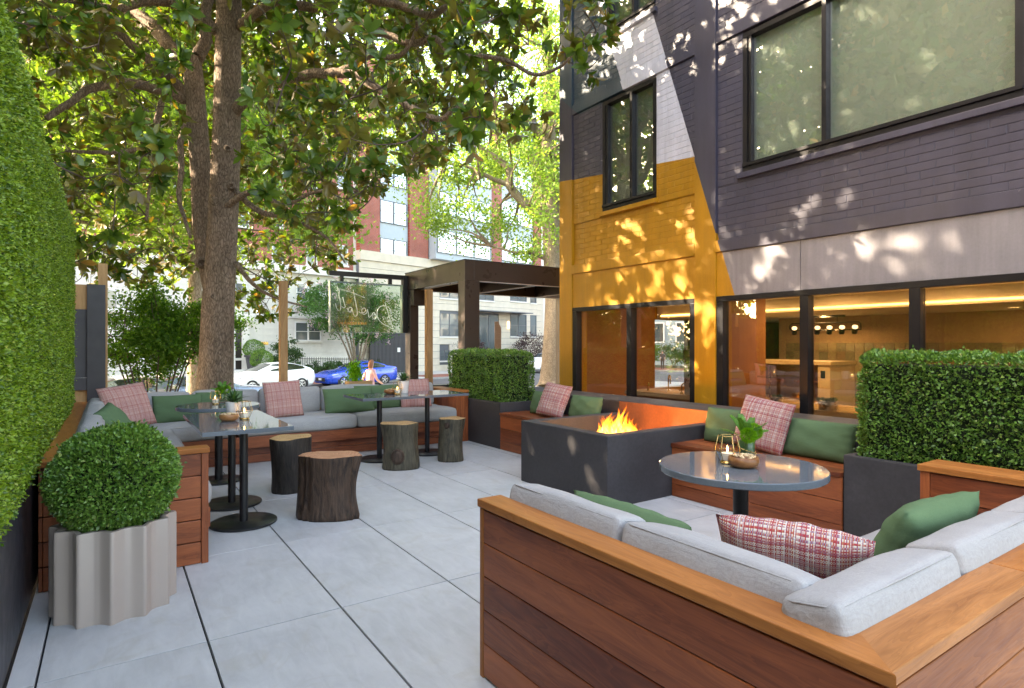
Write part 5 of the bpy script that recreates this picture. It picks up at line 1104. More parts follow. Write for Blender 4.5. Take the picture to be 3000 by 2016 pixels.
def soft_tree(name, label, base, top, r0, crown, nclump, nleaf, size, leafm, barkm, limbs=(), group=None, cat='tree', blossoms=None, stems=1, seed=1, clump=.9, shell=.55, stem_r=None):
    """trunk(s), limbs to every clump and a crown of many small leaves gathered in clumps"""
    rr = np.random.default_rng(seed); base = Vector(base); t = thing(name, label, cat, tuple(base), 0, group); c = np.array(crown[0]); rad = np.array(crown[1])
    d = rr.normal(size=(nclump, 3)); d /= np.linalg.norm(d, axis=1, keepdims=True); CC = c+d*rad*(rr.uniform(0, 1, (nclump, 1))**shell); tops = []
    if stems == 1:
        if top is not None:
            b = MB(); P = smooth([base, base.lerp(Vector(top), .15), base.lerp(Vector(top), .5)+Vector((rr.normal()*.2*r0, 0, 0)), Vector(top)], 5); b.tube([p-base for p in P], list(np.interp(np.linspace(0, 1, len(P)), [0, .08, .3, 1], [r0*1.7, r0*1.15, r0, r0*.45])), 14); b.build('trunk', barkm, t, True); tops = P[len(P)//2:]
    else:
        for k in range(stems):
            a = 2*math.pi*k/stems+rr.uniform(-.3, .3); e = Vector(c)+Vector((math.cos(a)*rad[0]*.5, math.sin(a)*rad[1]*.5, -rad[2]*.1)); P = smooth([base+Vector((math.cos(a), math.sin(a), 0))*r0*1.5, base.lerp(e, .45)+Vector((math.cos(a), math.sin(a), 0))*rad[0]*-.04, e], 4); b = MB(); b.tube([p-base for p in P], list(np.linspace(stem_r or r0, r0*.3, len(P))), 8); b.build('stem', barkm, t, True); tops += P[3:]
    for (P, r_) in limbs:
        P = smooth([Vector(p) for p in P], 4); b = MB(); b.tube([p-base for p in P], list(np.interp(np.linspace(0, 1, len(P)), np.linspace(0, 1, len(r_)), r_)), 10); b.build('limb', barkm, t, True); tops += P[2:]
    b = MB(); TP = np.array([tuple(p) for p in tops])
    for q in CC:
        i = int(np.argmin(((TP-q)**2).sum(1)+.0)); p0 = Vector(TP[i]); m_ = p0.lerp(Vector(q), .5)+Vector(rr.normal(size=3))*.08*(p0-Vector(q)).length; P = smooth([p0, m_, Vector(q)], 3); b.tube([p-base for p in P], list(np.linspace(max(r0*.16, .008), .006, len(P))), 5, False)
    b.build('branches', barkm, t, True)['kind'] = 'stuff'
    idx = rr.integers(0, nclump, nleaf); P = CC[idx]+rr.normal(size=(nleaf, 3))*clump*np.array([1, 1, .62])*rr.uniform(.6, 1.2, (nclump, 1))[idx]; N = rr.normal(size=(nleaf, 3)); N[:, 2] += .3; N /= np.linalg.norm(N, axis=1, keepdims=True)
    V, Fq = leaf_quads(P-np.array(base), N, size, .5, .6, rr, .2); o = ob('crown', mesh_np('crown', V, Fq), leafm, t); o['kind'] = 'stuff'
    if blossoms:
        nb, bs = blossoms; idx = rr.integers(0, nclump, nb); dd = CC[idx]-c; dd /= np.maximum(np.linalg.norm(dd, axis=1, keepdims=True), 1e-6); P0 = CC[idx]+dd*clump*1.3; P = np.repeat(P0, 26, 0)+rr.normal(size=(nb*26, 3))*np.array([.09, .09, .16]); N = rr.normal(size=P.shape); N /= np.linalg.norm(N, axis=1, keepdims=True)
        V, Fq = leaf_quads(P-np.array(base), N, bs, .5, .9, rr); o = ob('blossoms', mesh_np('blossoms', V, Fq), M['lilac'], t); o['kind'] = 'stuff'
    return t

# ================================================================== street frame
TH = R(14); O_ = Vector((5.9, 33.0, 0)); U_ = Vector((math.cos(TH), math.sin(TH), 0)); N_S = Vector((-math.sin(TH), math.cos(TH), 0)); GZ = -1.0; RZ = -1.12
def ST(u, n, z=0): p = O_+U_*u+N_S*n; return Vector((p.x, p.y, z))
def SR(px, py, n):
    """pixel -> (u, z) on the vertical plane at street offset n"""
    d = ray(px, py); o = Vector((0, 0, EYE)); k = (n-(o-O_).dot(N_S))/d.dot(N_S); p = o+d*k; return (p-O_).dot(U_), p.z
def SG(px, py, z):
    p = G(px, py, z); return (p-O_).dot(U_), (p-O_).dot(N_S)
def sheet(name, m, pts, z, th=None, kind='structure', label=None):
    b = MB(); poly = [(ST(u, n).x, ST(u, n).y) for u, n in pts]
    b.prism(poly, 'z', z-(th or .3), z); o = b.build(name, m); tag(o, label, kind=kind); return o
M['asphalt'] = plain('asphalt', (.085, .085, .09, 1), .85, var=.25, nscale=.8, bump=.3, bscale=40); M['earth'] = plain('earth', (.055, .050, .028, 1), .95, var=.4, nscale=1.2, bump=.4, bscale=20)
M['walk'] = plain('concrete_walk', (.45, .43, .40, 1), .85, var=.12, nscale=1.5, bump=.15, bscale=30); M['kerb'] = plain('granite_kerb', (.30, .29, .28, 1), .8, var=.15, nscale=8)
def brickmat(name, c1, c2, mortar, sx=1.0, mort=.018, vert=True):
    n = NT(name); tc = n.coord('Object'); sp = n.new('ShaderNodeSeparateXYZ'); n.t.links.new(tc, sp.inputs[0]); cb_ = n.new('ShaderNodeCombineXYZ', i_0=sp.outputs[0], i_1=sp.outputs[2] if vert else sp.outputs[1]); br = n.new('ShaderNodeTexBrick'); n.t.links.new(cb_.outputs[0], br.inputs['Vector'])
    for k, v in (('Color1', c1), ('Color2', c2), ('Mortar', mortar), ('Scale', 1.0), ('Mortar Size', mort*.5), ('Brick Width', .22*sx), ('Row Height', .075*sx), ('Bias', -.1)): br.inputs[k].default_value = v
    c = n.mix(1.0, br.outputs['Color'], n.ramp(n.noise(tc, .9, 5), [(.3, .85), (.7, 1.15)]), 'MULTIPLY'); n.bump(br.outputs['Fac'], -.2, .01); return n.fin(c, .85, spec=.2)
M['redbrick'] = brickmat('red_brick', (.40, .085, .055, 1), (.32, .066, .046, 1), (.40, .30, .26, 1)); M['brickpave'] = brickmat('brick_paving', (.24, .08, .055, 1), (.30, .11, .075, 1), (.2, .16, .13, 1), 1, .01, False)
b = MB(); b.box(-300, 300, -60, 500, -1.6, -1.22); gr = b.build('ground', M['earth']); tag(gr, kind='structure')
sheet('road', M['asphalt'], [(-70, -9.6), (110, -9.6), (110, 1.2), (-70, 1.2)], RZ, .09)
sheet('side_road', M['asphalt'], [(21.5, 1.21), (35, 1.21), (35, 80), (21.5, 80)], RZ+.001, .09); sheet('side_road', M['asphalt'], [(21.5, -40), (35, -40), (35, -9.61), (21.5, -9.61)], RZ+.001, .09)
sheet('near_kerb', M['kerb'], [(-70, -9.8), (20.5, -9.8), (20.5, -9.6), (-70, -9.6)], GZ-.005, .2); sheet('near_planting_strip', M['earth'], [(-70, -11.6), (20.5, -11.6), (20.5, -9.801), (-70, -9.801)], GZ-.03, .2); sheet('near_sidewalk', M['walk'], [(-70, -15), (20.5, -15), (20.5, -11.601), (-70, -11.601)], GZ-.004, .2); sheet('front_garden', M['earth'], [(-70, -40), (20.5, -40), (20.5, -15.001), (-70, -15.001)], GZ-.03, .15)
sheet('far_kerb', M['kerb'], [(-70, 1.21), (21.0, 1.21), (21.0, 1.41), (-70, 1.41)], GZ+.0, .2); sheet('far_brick_pavement', M['brickpave'], [(-70, 1.411), (21.0, 1.411), (21.0, 4.6), (-70, 4.6)], GZ-.004, .2); sheet('far_garden', M['earth'], [(-70, 4.601), (9.0, 4.601), (9.0, 10), (-70, 10)], GZ+.02, .2); sheet('far_forecourt', M['walk'], [(9.001, 4.601), (21, 4.601), (21, 10), (9.001, 10)], GZ+.01, .2)
sheet('driveway', M['walk'], [(9.5, 1.25), (13.5, 1.25), (13.5, 4.6), (9.5, 4.6)], GZ+.006, .1)
sheet('east_kerb', M['kerb'], [(35.0, -40), (35.3, -40), (35.3, 80), (35.0, 80)], GZ, .2); sheet('east_brick_pavement', M['brickpave'], [(35.301, -40), (40, -40), (40, 80), (35.301, 80)], GZ-.004, .2); sheet('east_garden', M['earth'], [(40.001, -40), (60, -40), (60, 80), (40.001, 80)], GZ+.02, .2)

# ================================================================== buildings across the street
M['limestone'] = plain('limestone', (.70, .675, .62, 1), .85, var=.14, nscale=1.2, bump=.1, bscale=12); M['limetrim'] = plain('limestone_trim', (.76, .735, .68, 1), .8, var=.08, nscale=2)
M['buffstone'] = plain('buff_stone', (.66, .59, .48, 1), .85, var=.1, nscale=1.5); M['whiteframe'] = plain('white_window_frame', (.75, .75, .74, 1), .5, var=.03); M['greyframe'] = plain('grey_window_frame', (.12, .13, .15, 1), .4, var=.03)
M['bluepanel'] = plain('pale_blue_panel', (.40, .47, .52, 1), .45, var=.04); M['farglass'] = None
n = NT('far_window_glass'); M['farglass'] = n.fin(n.mix(n.rnd(), (.05, .065, .07, 1), (.14, .17, .18, 1)), .05, 0, .9, .6)  # base lightened so pale reflections are part of the glass colour
M['warmroom'] = emis('lit_room', (1, .55, .22, 1), .9); M['darkdoor'] = plain('dark_door', (.03, .025, .022, 1), .4)
def far_window(t, u0, u1, z0, z1, y, fr, bars_v=1, bars_h=1, sill=True, w=.07, m=None):
    x = box('window', m or M['farglass'], t, u0, u1, y-.02, y+.05, z0, z1); mi = x.matrix_basis.inverted()
    def s_(nm, mm, *a): q = box(nm, mm, None, *a, 0); q.parent = x; q.matrix_parent_inverse = mi
    s_('frame', fr, u0-w, u0, y-.07, y+.04, z0-w, z1+w); s_('frame', fr, u1, u1+w, y-.07, y+.04, z0-w, z1+w); s_('frame', fr, u0, u1, y-.07, y+.04, z1, z1+w); s_('frame', fr, u0, u1, y-.07, y+.04, z0-w, z0)
    for k in range(bars_v): c = u0+(u1-u0)*(k+1)/(bars_v+1); s_('mullion', fr, c-w*.5, c+w*.5, y-.06, y-.021, z0, z1)
    for k in range(bars_h): c = z0+(z1-z0)*(k+1)/(bars_h+1); s_('glazing_bar', fr, u0, u1, y-.055, y-.022, c-w*.35, c+w*.35)
    if sill: s_('sill', M['limetrim'], u0-.14, u1+.14, y-.13, y+.0, z0-.2, z0-w-.001)
    return x
NA = 9.5; A_ = ST(0, NA, 0)
ba = thing('stone_townhouse', 'pale limestone townhouse with red brick upper floors across the street', 'building', (A_.x, A_.y, 0), TH)
def uz(px, py, n=NA): return SR(px, py, n)
uA0, uA1 = uz(-1200, 900)[0], uz(1047, 900)[0]; zc = uz(900, 792)[1]
box('stone_wall', M['limestone'], ba, uA0, uA1-.6, 0, 6, -1.2, zc-.3); box('brick_wall', M['redbrick'], ba, uA0, uA1-.35, .05, 6, zc+.3, 22); box('cornice', M['limetrim'], ba, uA0, uA1-.1, -.35, 6, zc-.298, zc-.02); box('cornice', M['limetrim'], ba, uA0, uA1-.2, -.18, 6, zc-.018, zc+.298); box('quoin_strip', M['limetrim'], ba, uA1-.348, uA1, -.02, 6, zc+.3, 22); box('stone_return', M['limestone'], ba, uA1-.598, uA1, .02, 6, -1.2, zc-.3)
for (z0) in (.25, 3.2): box('string_course', M['limetrim'], ba, uA0, uA1-.61, -.09, -.023, z0, z0+.16)
aw = []
for (a, b0, c, d) in ((866, 946, 900, 996), (904, 946, 937, 996), (870, 832, 900, 882), (904, 832, 935, 882), (690, 830, 720, 880), (560, 850, 600, 905), (560, 950, 600, 1000), (430, 850, 470, 905), (430, 950, 470, 1000), (300, 850, 340, 905)):
    u0, z1 = uz(a, b0); u1, z0 = uz(c, d); aw.append((u0, u1, z0, z1)); far_window(ba, u0, u1, z0, z1, 0, M['whiteframe'], 0, 1)
ud0, zd = uz(688, 955); ud1, _ = uz(707, 1058); aw.append((ud0-.45, ud1+.45, -.4, zd+.3))
ncA = 17; chA = (zc-.3+1.1)/ncA
for k in range(ncA):
    z0, z1 = -1.1+chA*k+.008, -1.1+chA*(k+1)-.008; segs = [(uz(60, 900)[0], uA1-.62)]
    for (a, c, d, e) in aw:
        if z1 > d-.15 and z0 < e+.05: segs = [q for s in segs for q in (((s[0], min(s[1], a-.08)), (max(s[0], c+.08), s[1])) if s[0] < c and s[1] > a else (s,)) if q[1]-q[0] > .1]
    for s in segs: box('stone_course', M['limestone'], ba, s[0], s[1], -.022, -.001, z0, z1)
for px0 in (990, 900, 800, 700, 600, 500, 400, 310, 245, 170, 90):
    for k in range(6):
        y1 = 773-113*k
        if y1 < -20: continue
        u0, z0 = uz(px0, y1); u1, z1 = uz(px0+27, y1-50); far_window(ba, u0, u1, z0, z1, .05, M['whiteframe'], 0, 1)
u0, z1 = uz(688, 955); u1, _ = uz(707, 1058); box('door', M['darkdoor'], ba, u0, u1, -.03, .03, -.35, z1); box('door_surround', M['limetrim'], ba, u0-.5, u0-.01, -.12, -.001, -.35, z1+.3); box('door_surround', M['limetrim'], ba, u1+.01, u1+.5, -.12, -.001, -.35, z1+.3); box('door_hood', M['limetrim'], ba, u0-.7, u1+.7, -.3, -.001, z1+.302, z1+.6)
for k in range(4): box('step', M['limestone'], ba, u0-1.6, u1+1.3, -3.4+.45*k, -2.951+.45*k if k < 3 else -.13, -1.1, -.85+.165*k)
u0, z1 = uz(763, 1002); u1, z0 = uz(785, 1010); box('name_plate', M['gold'], ba, u0, u1, -.05, -.001, z0, z1)
NB = 9.0; B_0 = ST(0, NB, 0); bb = thing('modern_apartments', 'buff stone and red brick apartment block with pale blue window bays across the street', 'building', (B_0.x, B_0.y, 0), TH)
def ub(px, py, n=NB): return SR(px, py, n)
uB0, uB1 = ub(1053, 900)[0]+.02, ub(1592, 900)[0]; zb = ub(1120, 768)[1]; nc = 15; ch = (zb+1.1)/nc
holes = []
for (a, b0, c, d) in ((1290, 918, 1343, 984), (1290, 822, 1343, 874), (1496, 922, 1541, 984), (1496, 828, 1541, 883), (1404, 922, 1460, 1040), (1290, 1027, 1315, 1054), (1555, 828, 1570, 887), (1555, 925, 1570, 984), (1404, 828, 1445, 880)):
    u0, z1 = ub(a, b0); u1, z0 = ub(c, d); holes.append((u0, u1, z0, z1))
box('stone_core', M['greyframe'], bb, uB0, uB1, .10, 6, -1.2, zb-.01)
for k in range(nc):
    z0, z1 = -1.1+ch*k+.012, -1.1+ch*(k+1)-.012; segs = [(uB0+.002, uB1-.002)]
    for (a, c, d, e) in holes:
        if z1 > d+.05 and z0 < e-.05: segs = [q for s in segs for q in (((s[0], min(s[1], a-.08)), (max(s[0], c+.08), s[1])) if s[0] < c and s[1] > a else (s,)) if q[1]-q[0] > .1]
    for s in segs: box('stone_course', M['buffstone'], bb, s[0], s[1], 0, .099, z0, z1)
for i, (a, c, d, e) in enumerate(holes):
    if i == 4: box('entrance_door', M['farglass'], bb, a, c, .04, .06, d, e); box('door_frame', M['greyframe'], bb, (a+c)/2-.05, (a+c)/2+.05, .01, .039, d, e); continue
    far_window(bb, a, c, d, e, .04, M['greyframe'], 1 if c-a > 1 else 0, 1)
u0, z1 = ub(1350, 908); u1, z0 = ub(1527, 921); box('canopy', M['greyframe'], bb, u0, u1, -1.6, -.002, z0, z1); u0, z1 = ub(1486, 942); u1, z0 = ub(1491, 963); box('wall_lamp', M['lens'], bb, u0, u1, -.1, -.003, z0, z1)
box('stone_band', M['buffstone'], bb, uB0, uB1, -.12, 6, zb, zb+.75)
zt0 = zb+.751
def seg(p0, p1): return ub(p0, 700)[0], ub(p1, 700)[0]
for (p0, p1) in ((1053, 1113), (1200, 1255), (1425, 1470), (1566, 1586)):
    a, c = seg(p0, p1); box('brick_pier', M['redbrick'], bb, a+(.02 if p0 == 1053 else 0), c, .0, 6, zt0, 24)
def bay(p0, p1, y, cols, off):
    a, c = seg(p0, p1); box('bay_panel', M['bluepanel'], bb, a+.003, c-.003, y+.15, 6 if y > 0 else 2.0, zt0, 24)
    for k in range(8):
        y1 = 763-113*k+off; z0 = ub(p0, y1)[1]; z1 = ub(p0, y1-68)[1]
        if z0 > 22: break
        n_ = cols; w_ = (c-a-.25)/n_
        for j in range(n_): far_window(bb, a+.12+w_*j+.06, a+.12+w_*(j+1)-.06, z0+.1, z1-.05, y+.12, M['greyframe'], 0, 1, False, .06, M['skyglass'])
n = NT('sky_mirror_glass'); M['skyglass'] = n.fin((.42, .47, .50, 1), .03, .85, .9)
bay(1113, 1199, .05, 2, 0); bay(1258, 1421, -1.0, 3, -20); bay(1470, 1566, .05, 2, 0)
box('end_strip', M['limetrim'], bb, seg(1586, 1600)[0], seg(1586, 1640)[1], .1, 6, -1.1, 24)
# iron fences, gate, shrubs and the forecourt things
M['iron'] = plain('black_iron', (.012, .012, .013, 1), .5)
def iron_fence(label, u0, u1, n, z0, h, step=.14, hoop=False, z1=None):
    c = ST((u0+u1)/2, n, z0); t = thing('iron_fence', label, 'fence', tuple(c), TH); L = (u1-u0)/2; k = int(2*L/step)
    zs = lambda u: 0 if z1 is None else (z1-z0)*(u+L)/(2*L)
    for hz in (.12, h-.12):
        b = MB(); b.tube([(-L, 0, hz+zs(-L)), (L, 0, hz+zs(L))], .022, 4); b.build('rail', M['iron'], t)
    b0 = MB(); b0.box(-.011, .011, -.011, .011, 0, h); me = bpy.data.meshes.new('picket'); me.from_pydata(b0.V, [], b0.F); me.materials.append(M['iron'])
    for i in range(k+1): u = -L+2*L*i/k; ob('picket', me, None, t, (u, 0, zs(u)))
    if hoop:
        b = MB()
        for i in range(0, k-1, 2): u = -L+2*L*(i+1)/k; b.tube([(u-step, 0, h-.12), (u-step*.7, 0, h+.02), (u, 0, h+.08), (u+step*.7, 0, h+.02), (u+step, 0, h-.12)], .012, 4)
        b.build('hoops', M['iron'], t)['kind'] = 'stuff'
    return t
ua, _ = SR(845, 1040, 7.6); ub_, _ = SR(1112, 1050, 7.6); iron_fence('tall black iron railing in front of the limestone townhouse', ua, ub_, 7.6, -.75, 1.25, .17, False, -1.0)
ua, _ = SR(905, 1070, 4.5); ub_, _ = SR(1100, 1070, 4.5); iron_fence('low hooped iron edging along the far flower bed', ua, ub_, 4.5, -1.0, .55, .18, True)
ua, _ = SG(1555, 1145, -1.0); iron_fence('low hooped iron edging round the street tree', 11.2, 15.5, -12.0, -1.03, .5, .16, True)
g0, z1 = SR(1084, 975, 8.6); g1, z0 = SR(1192, 1064, 8.6); gt = thing('driveway_gate', 'dark ribbed metal driveway gate between the two buildings', 'gate', tuple(ST((g0+g1)/2, 8.6, -1.0)), TH); L = (g1-g0)/2
bm_ = MB(); bm_.box(-.05, .05, -.03, .03, .05, z1+1.0); gm = bpy.data.meshes.new('slat'); gm.from_pydata(bm_.V, [], bm_.F); gm.materials.append(M['charcoal'])
for i in range(int(2*L/.13)): ob('slat', gm, None, gt, (-L+.065+.13*i, 0, 0))
box('frame', M['charcoal'], gt, -L, L, .031, .08, .02, z1+1.05); box('notice', M['whiteframe'], gt, L*.45, L*.45+.28, -.045, -.031, 1.7, 2.05)
def shrub(label, px, py, n, w, h, leafm, nleaf, size, z=-1.0, seed=1, name='garden_shrub', group='shrubs across the street'):
    u, _ = SR(px, py, n); p = ST(u, n, z); return soft_tree(name, label, tuple(p), None, .03, ((p.x, p.y, z+h*.55), (w/2, w/2, h*.42)), 26, nleaf, size, leafm, M['twig'], group=group, cat='shrub', stems=4, seed=seed, clump=min(w, h)*.11, stem_r=.03)
shrub('dark holly shrub beside the townhouse door', 838, 1060, 7.2, 1.7, 3.2, M['darkleaf'], 3200, .13, seed=3)
for i, (px, w) in enumerate(((880, 2.6), (935, 2.6), (985, 2.2), (1090, 1.6))): shrub(('low dark green shrub left of the others behind the white car', 'low dark green shrub in the middle of the far bed', 'low dark green shrub under the pink myrtle', 'low green shrub at the foot of the dark gate')[i], px, 1066, 6.4, w, 1.15, M['darkleaf'], 2000, .12, seed=10+i)
shrub('low mixed flower bed along the far pavement', 940, 1085, 5.0, 5.0, .55, M['mapleleaf'], 3000, .09, seed=21, name='flower_bed')
shrub('purple-leaved shrub left of the apartment entrance', 1385, 1020, 6.5, 2.6, 3.4, M['purpleleaf'], 3000, .13, seed=31); shrub('purple-leaved shrub right of the apartment entrance', 1555, 1020, 6.5, 3.8, 3.6, M['purpleleaf'], 3600, .13, seed=32)
def urn(label, px, py, n, s, z):
    u, _ = SR(px, py, n); p = ST(u, n, z); t = thing('boxwood_urn', label, 'planter', tuple(p), 0, 'boxwood urns by the townhouse steps'); b = MB(); b.lathe([(.34*s, 0), (.46*s, .75*s), (.54*s, .78*s), (.54*s, .88*s), (.4*s, .88*s)], 24); b.build('urn', M['charcoal'], t, 'auto')
    d = rng.normal(size=(2600, 3)); d /= np.linalg.norm(d, axis=1, keepdims=True); foliage('foliage', d*.55*s+np.array([0, 0, 1.22*s]), d, .09, M['boxleaf'], t, .03, 6, 4, .8)
urn('boxwood ball in a dark urn at the top of the townhouse steps', 743, 1050, 8.3, 1.1, -.35); urn('boxwood ball in a dark urn at the foot of the townhouse steps', 766, 1072, 5.6, 1.1, -.98)

# ================================================================== trees in the street
u_, n__ = SG(1625, 1130, -1.0); tb = ST(u_, n__, -1.03); TO = 32.5
ok_l = lambda L: [PT(x, y, TO) for x, y in L]
soft_tree('street_tree', 'big sunlit street tree beside the pergola with pale trunk', tuple(tb), None, .62, (tuple(PT(1560, 380, TO+.5)), (9.5, 7.5, 7.4)), 250, 46000, .20, M['oakleaf'], M['bark2'],
    [([tb-Vector((0, 0, .1)), tb+Vector((0, 0, .5)), PT(1628, 990, TO), PT(1630, 870, TO), PT(1624, 774, TO), PT(1617, 633, TO), PT(1612, 518, TO), PT(1608, 403, TO), PT(1608, 250, TO), PT(1600, 50, TO)], [1.15, .85, .68, .62, .6, .56, .5, .42, .32, .2]),
     (ok_l([(1616, 660), (1590, 633), (1536, 594), (1494, 545), (1490, 495), (1440, 453), (1383, 415), (1371, 392)]), [.32, .27, .22, .13, .06]), (ok_l([(1610, 520), (1555, 457), (1505, 415), (1440, 380)]), [.36, .28, .2, .1]), (ok_l([(1500, 550), (1478, 537), (1421, 514), (1367, 487), (1306, 480)]), [.17, .14, .1, .05]), (ok_l([(1606, 430), (1566, 365), (1528, 342), (1450, 320)]), [.26, .2, .14, .06]), (ok_l([(1605, 760), (1560, 742), (1509, 740), (1440, 720)]), [.16, .12, .08, .05]), (ok_l([(1608, 300), (1700, 100), (1800, -100)]), [.25, .15, .08])], seed=3, clump=.62, shell=.42)
def ktree(name, label, px, n, z, r0, h, cr, nclump, nleaf, size, leafm, seed, cz=None, bl=None, stems=1, clump=.7, dx=0, shell=.42):
    u, _ = SR(px, 1080, n); p = ST(u, n, z); return soft_tree(name, label, tuple(p), tuple(p+Vector((rng.normal()*.3, 0, h))), r0, ((p.x+dx, p.y, cz if cz else z+h), cr), nclump, nleaf, size, leafm, M['bark2'], group=None, seed=seed, blossoms=bl, stems=stems, clump=clump, shell=shell)
ktree('street_tree', 'bright green street tree behind the magnolia trunk', 576, -10.7, -1.03, .28, 7.5, (5.6, 5.0, 4.6), 120, 26000, .20, M['oakleaf'], 5, 8.2)
ktree('street_tree', 'bright green street tree at the far left behind the hedge panel', 180, -10.7, -1.03, .25, 7.0, (5.0, 4.6, 4.2), 100, 20000, .20, M['oakleaf'], 6, 8.0)
ktree('crape_myrtle', 'crape myrtle with lilac blossoms across the street behind the sign', 1046, 6.0, -1.0, .10, 3.5, (4.2, 3.0, 2.15), 90, 15000, .17, M['myrtle'], 9, 3.75, (46, .10), 7, .42)
p = PY(445, 1150, 12.2); soft_tree('garden_maple', 'fine-leaved green shrub with thin stems left of the magnolia trunk', (p.x, 12.2, -1.05), None, .03, ((p.x+.05, 12.2, 1.55), (1.35, 1.05, .80)), 120, 27000, .055, M['mapleleaf'], M['twig'], cat='shrub', stems=11, seed=12, clump=.15, stem_r=.022, shell=.5)
# unseen trees placed beyond the hedge to shade patio and facade and block sky
soft_tree('unseen_screen_tree', 'unseen tall tree on the neighbouring plot, its crown shaped to shade the facade', (-5.6, 6.4, -1.0), (-5.4, 6.6, 9.0), .32, ((-5.2, 6.6, 8.8), (3.3, 3.8, 5.0)), 190, 42000, .28, M['magnolia'], M['bark2'], seed=15, clump=.5)
soft_tree('unseen_screen_tree', 'unseen lower bushy tree nearer the street, added to shade the patio floor', (-4.8, 11.5, -1.0), (-4.7, 11.5, 4.0), .2, ((-4.5, 11.3, 4.8), (2.7, 2.9, 2.4)), 90, 15000, .24, M['magnolia'], M['bark2'], seed=16, clump=.45)
soft_tree('unseen_screen_tree', 'unseen bushy tree by the street corner, added to block bright sky from the window reflections', (-7.0, 17.0, -1.0), (-6.9, 17.0, 4.0), .2, ((-6.5, 17.0, 3.6), (3.6, 4.2, 4.0)), 90, 14000, .28, M['magnolia'], M['bark2'], seed=17, clump=.55)
# neighbouring brick house, seen mirrored in the big upper window
nb = thing('neighbour_house', 'red brick house on the neighbouring plot beyond the hedge panel', 'building', (-9.5, -1, -1)); box('brick_wall', M['redbrick'], nb, -6, 0, -9, 9.5, 0, 11.5); box('roof', M['charcoal'], nb, -6.3, .3, -9.3, 9.8, 11.501, 11.8)
nbw = brickmat('red_brick_side', (.30, .085, .05, 1), (.23, .065, .04, 1), (.32, .25, .21, 1))
for y in (-6, -3, 0, 3, 6):
    for z in (1.2, 4.2, 7.2):
        x = box('window', M['farglass'], nb, .0, .03, y-.5, y+.5, z, z+1.6); mi = x.matrix_basis.inverted()
        for q in ((.0, .08, y-.62, y-.5, z-.1, z+1.7), (.0, .08, y+.5, y+.62, z-.1, z+1.7), (.0, .08, y-.5, y+.5, z+1.6, z+1.72), (.0, .10, y-.5, y+.5, z-.12, z), (.031, .06, y-.5, y+.5, z+.76, z+.82)): k = box('frame', M['whiteframe'], None, *q); k.parent = x; k.matrix_parent_inverse = mi
M['palepost'] = wood('weathered_pale_wood', (.40, .28, .22, 1), (.62, .48, .40, 1), .8)
# ================================================================== cars
def carpaint(name, col, metal=.0, rough=.22): return plain(name, col, rough, metal, .03, 2, spec=.6, coat=.9)
M['carglass'] = None; n = NT('car_glass'); M['carglass'] = n.fin((.020, .026, .022, 1), .04, 0, .8, .5)
M['tyre'] = plain('tyre', (.016, .016, .017, 1), .8); M['alloy'] = plain('alloy_wheel', (.55, .55, .56, 1), .3, .8, .05); M['headlamp'] = plain('lamp_glass', (.55, .57, .60, 1), .1, .3, .02); M['taillamp'] = plain('tail_lamp', (.38, .015, .015, 1), .15, 0, .02); M['plastic'] = plain('black_plastic', (.018, .018, .02, 1), .5)
CAR = {'hatch': dict(L=4.48, W=1.75, prof=[(-2.24, .38, .62, .62), (-2.16, .26, .78, .80), (-1.7, .2, .90, .93), (-1.15, .2, .97, 1.02), (-.95, .2, .99, 1.12), (-.2, .2, 1.0, 1.45), (.35, .2, 1.01, 1.49), (.9, .2, 1.03, 1.46), (1.5, .2, 1.06, 1.33), (1.95, .22, 1.08, 1.18), (2.12, .3, 1.02, 1.05), (2.24, .42, .85, .86)], ax=(-1.35, 1.35), wind=(3, 5), rear=(8, 9), side=[(-.88, 1.06), (-.18, 1.40), (.35, 1.44), (.9, 1.41), (1.5, 1.28), (1.62, 1.14), (.2, 1.06)]),
    'sedan': dict(L=4.88, W=1.86, prof=[(-2.44, .36, .60, .60), (-2.36, .22, .72, .73), (-1.8, .18, .88, .90), (-1.05, .18, .93, .98), (-.85, .18, .95, 1.05), (-.05, .18, .97, 1.40), (.45, .18, .98, 1.45), (1.0, .18, 1.0, 1.40), (1.75, .2, 1.03, 1.16), (2.25, .24, 1.05, 1.10), (2.38, .32, 1.0, 1.02), (2.44, .42, .82, .83)], ax=(-1.48, 1.35), wind=(4, 5), rear=(7, 8), side=[(-.72, 1.01), (-.02, 1.34), (.45, 1.39), (1.0, 1.34), (1.55, 1.15), (1.45, 1.07), (.2, 1.03)]),
    'suv': dict(L=4.7, W=1.9, prof=[(-2.35, .45, .75, .75), (-2.25, .3, .95, .97), (-1.7, .25, 1.08, 1.1), (-1.1, .25, 1.12, 1.18), (-.9, .25, 1.13, 1.28), (-.25, .25, 1.15, 1.65), (.4, .25, 1.16, 1.72), (1.3, .25, 1.18, 1.68), (1.9, .27, 1.2, 1.55), (2.2, .3, 1.18, 1.25), (2.35, .5, .95, .96)], ax=(-1.4, 1.4), wind=(4, 5), rear=(8, 9), side=[(-.8, 1.22), (-.22, 1.60), (.4, 1.65), (1.3, 1.62), (1.75, 1.50), (1.85, 1.27), (.2, 1.22)])}
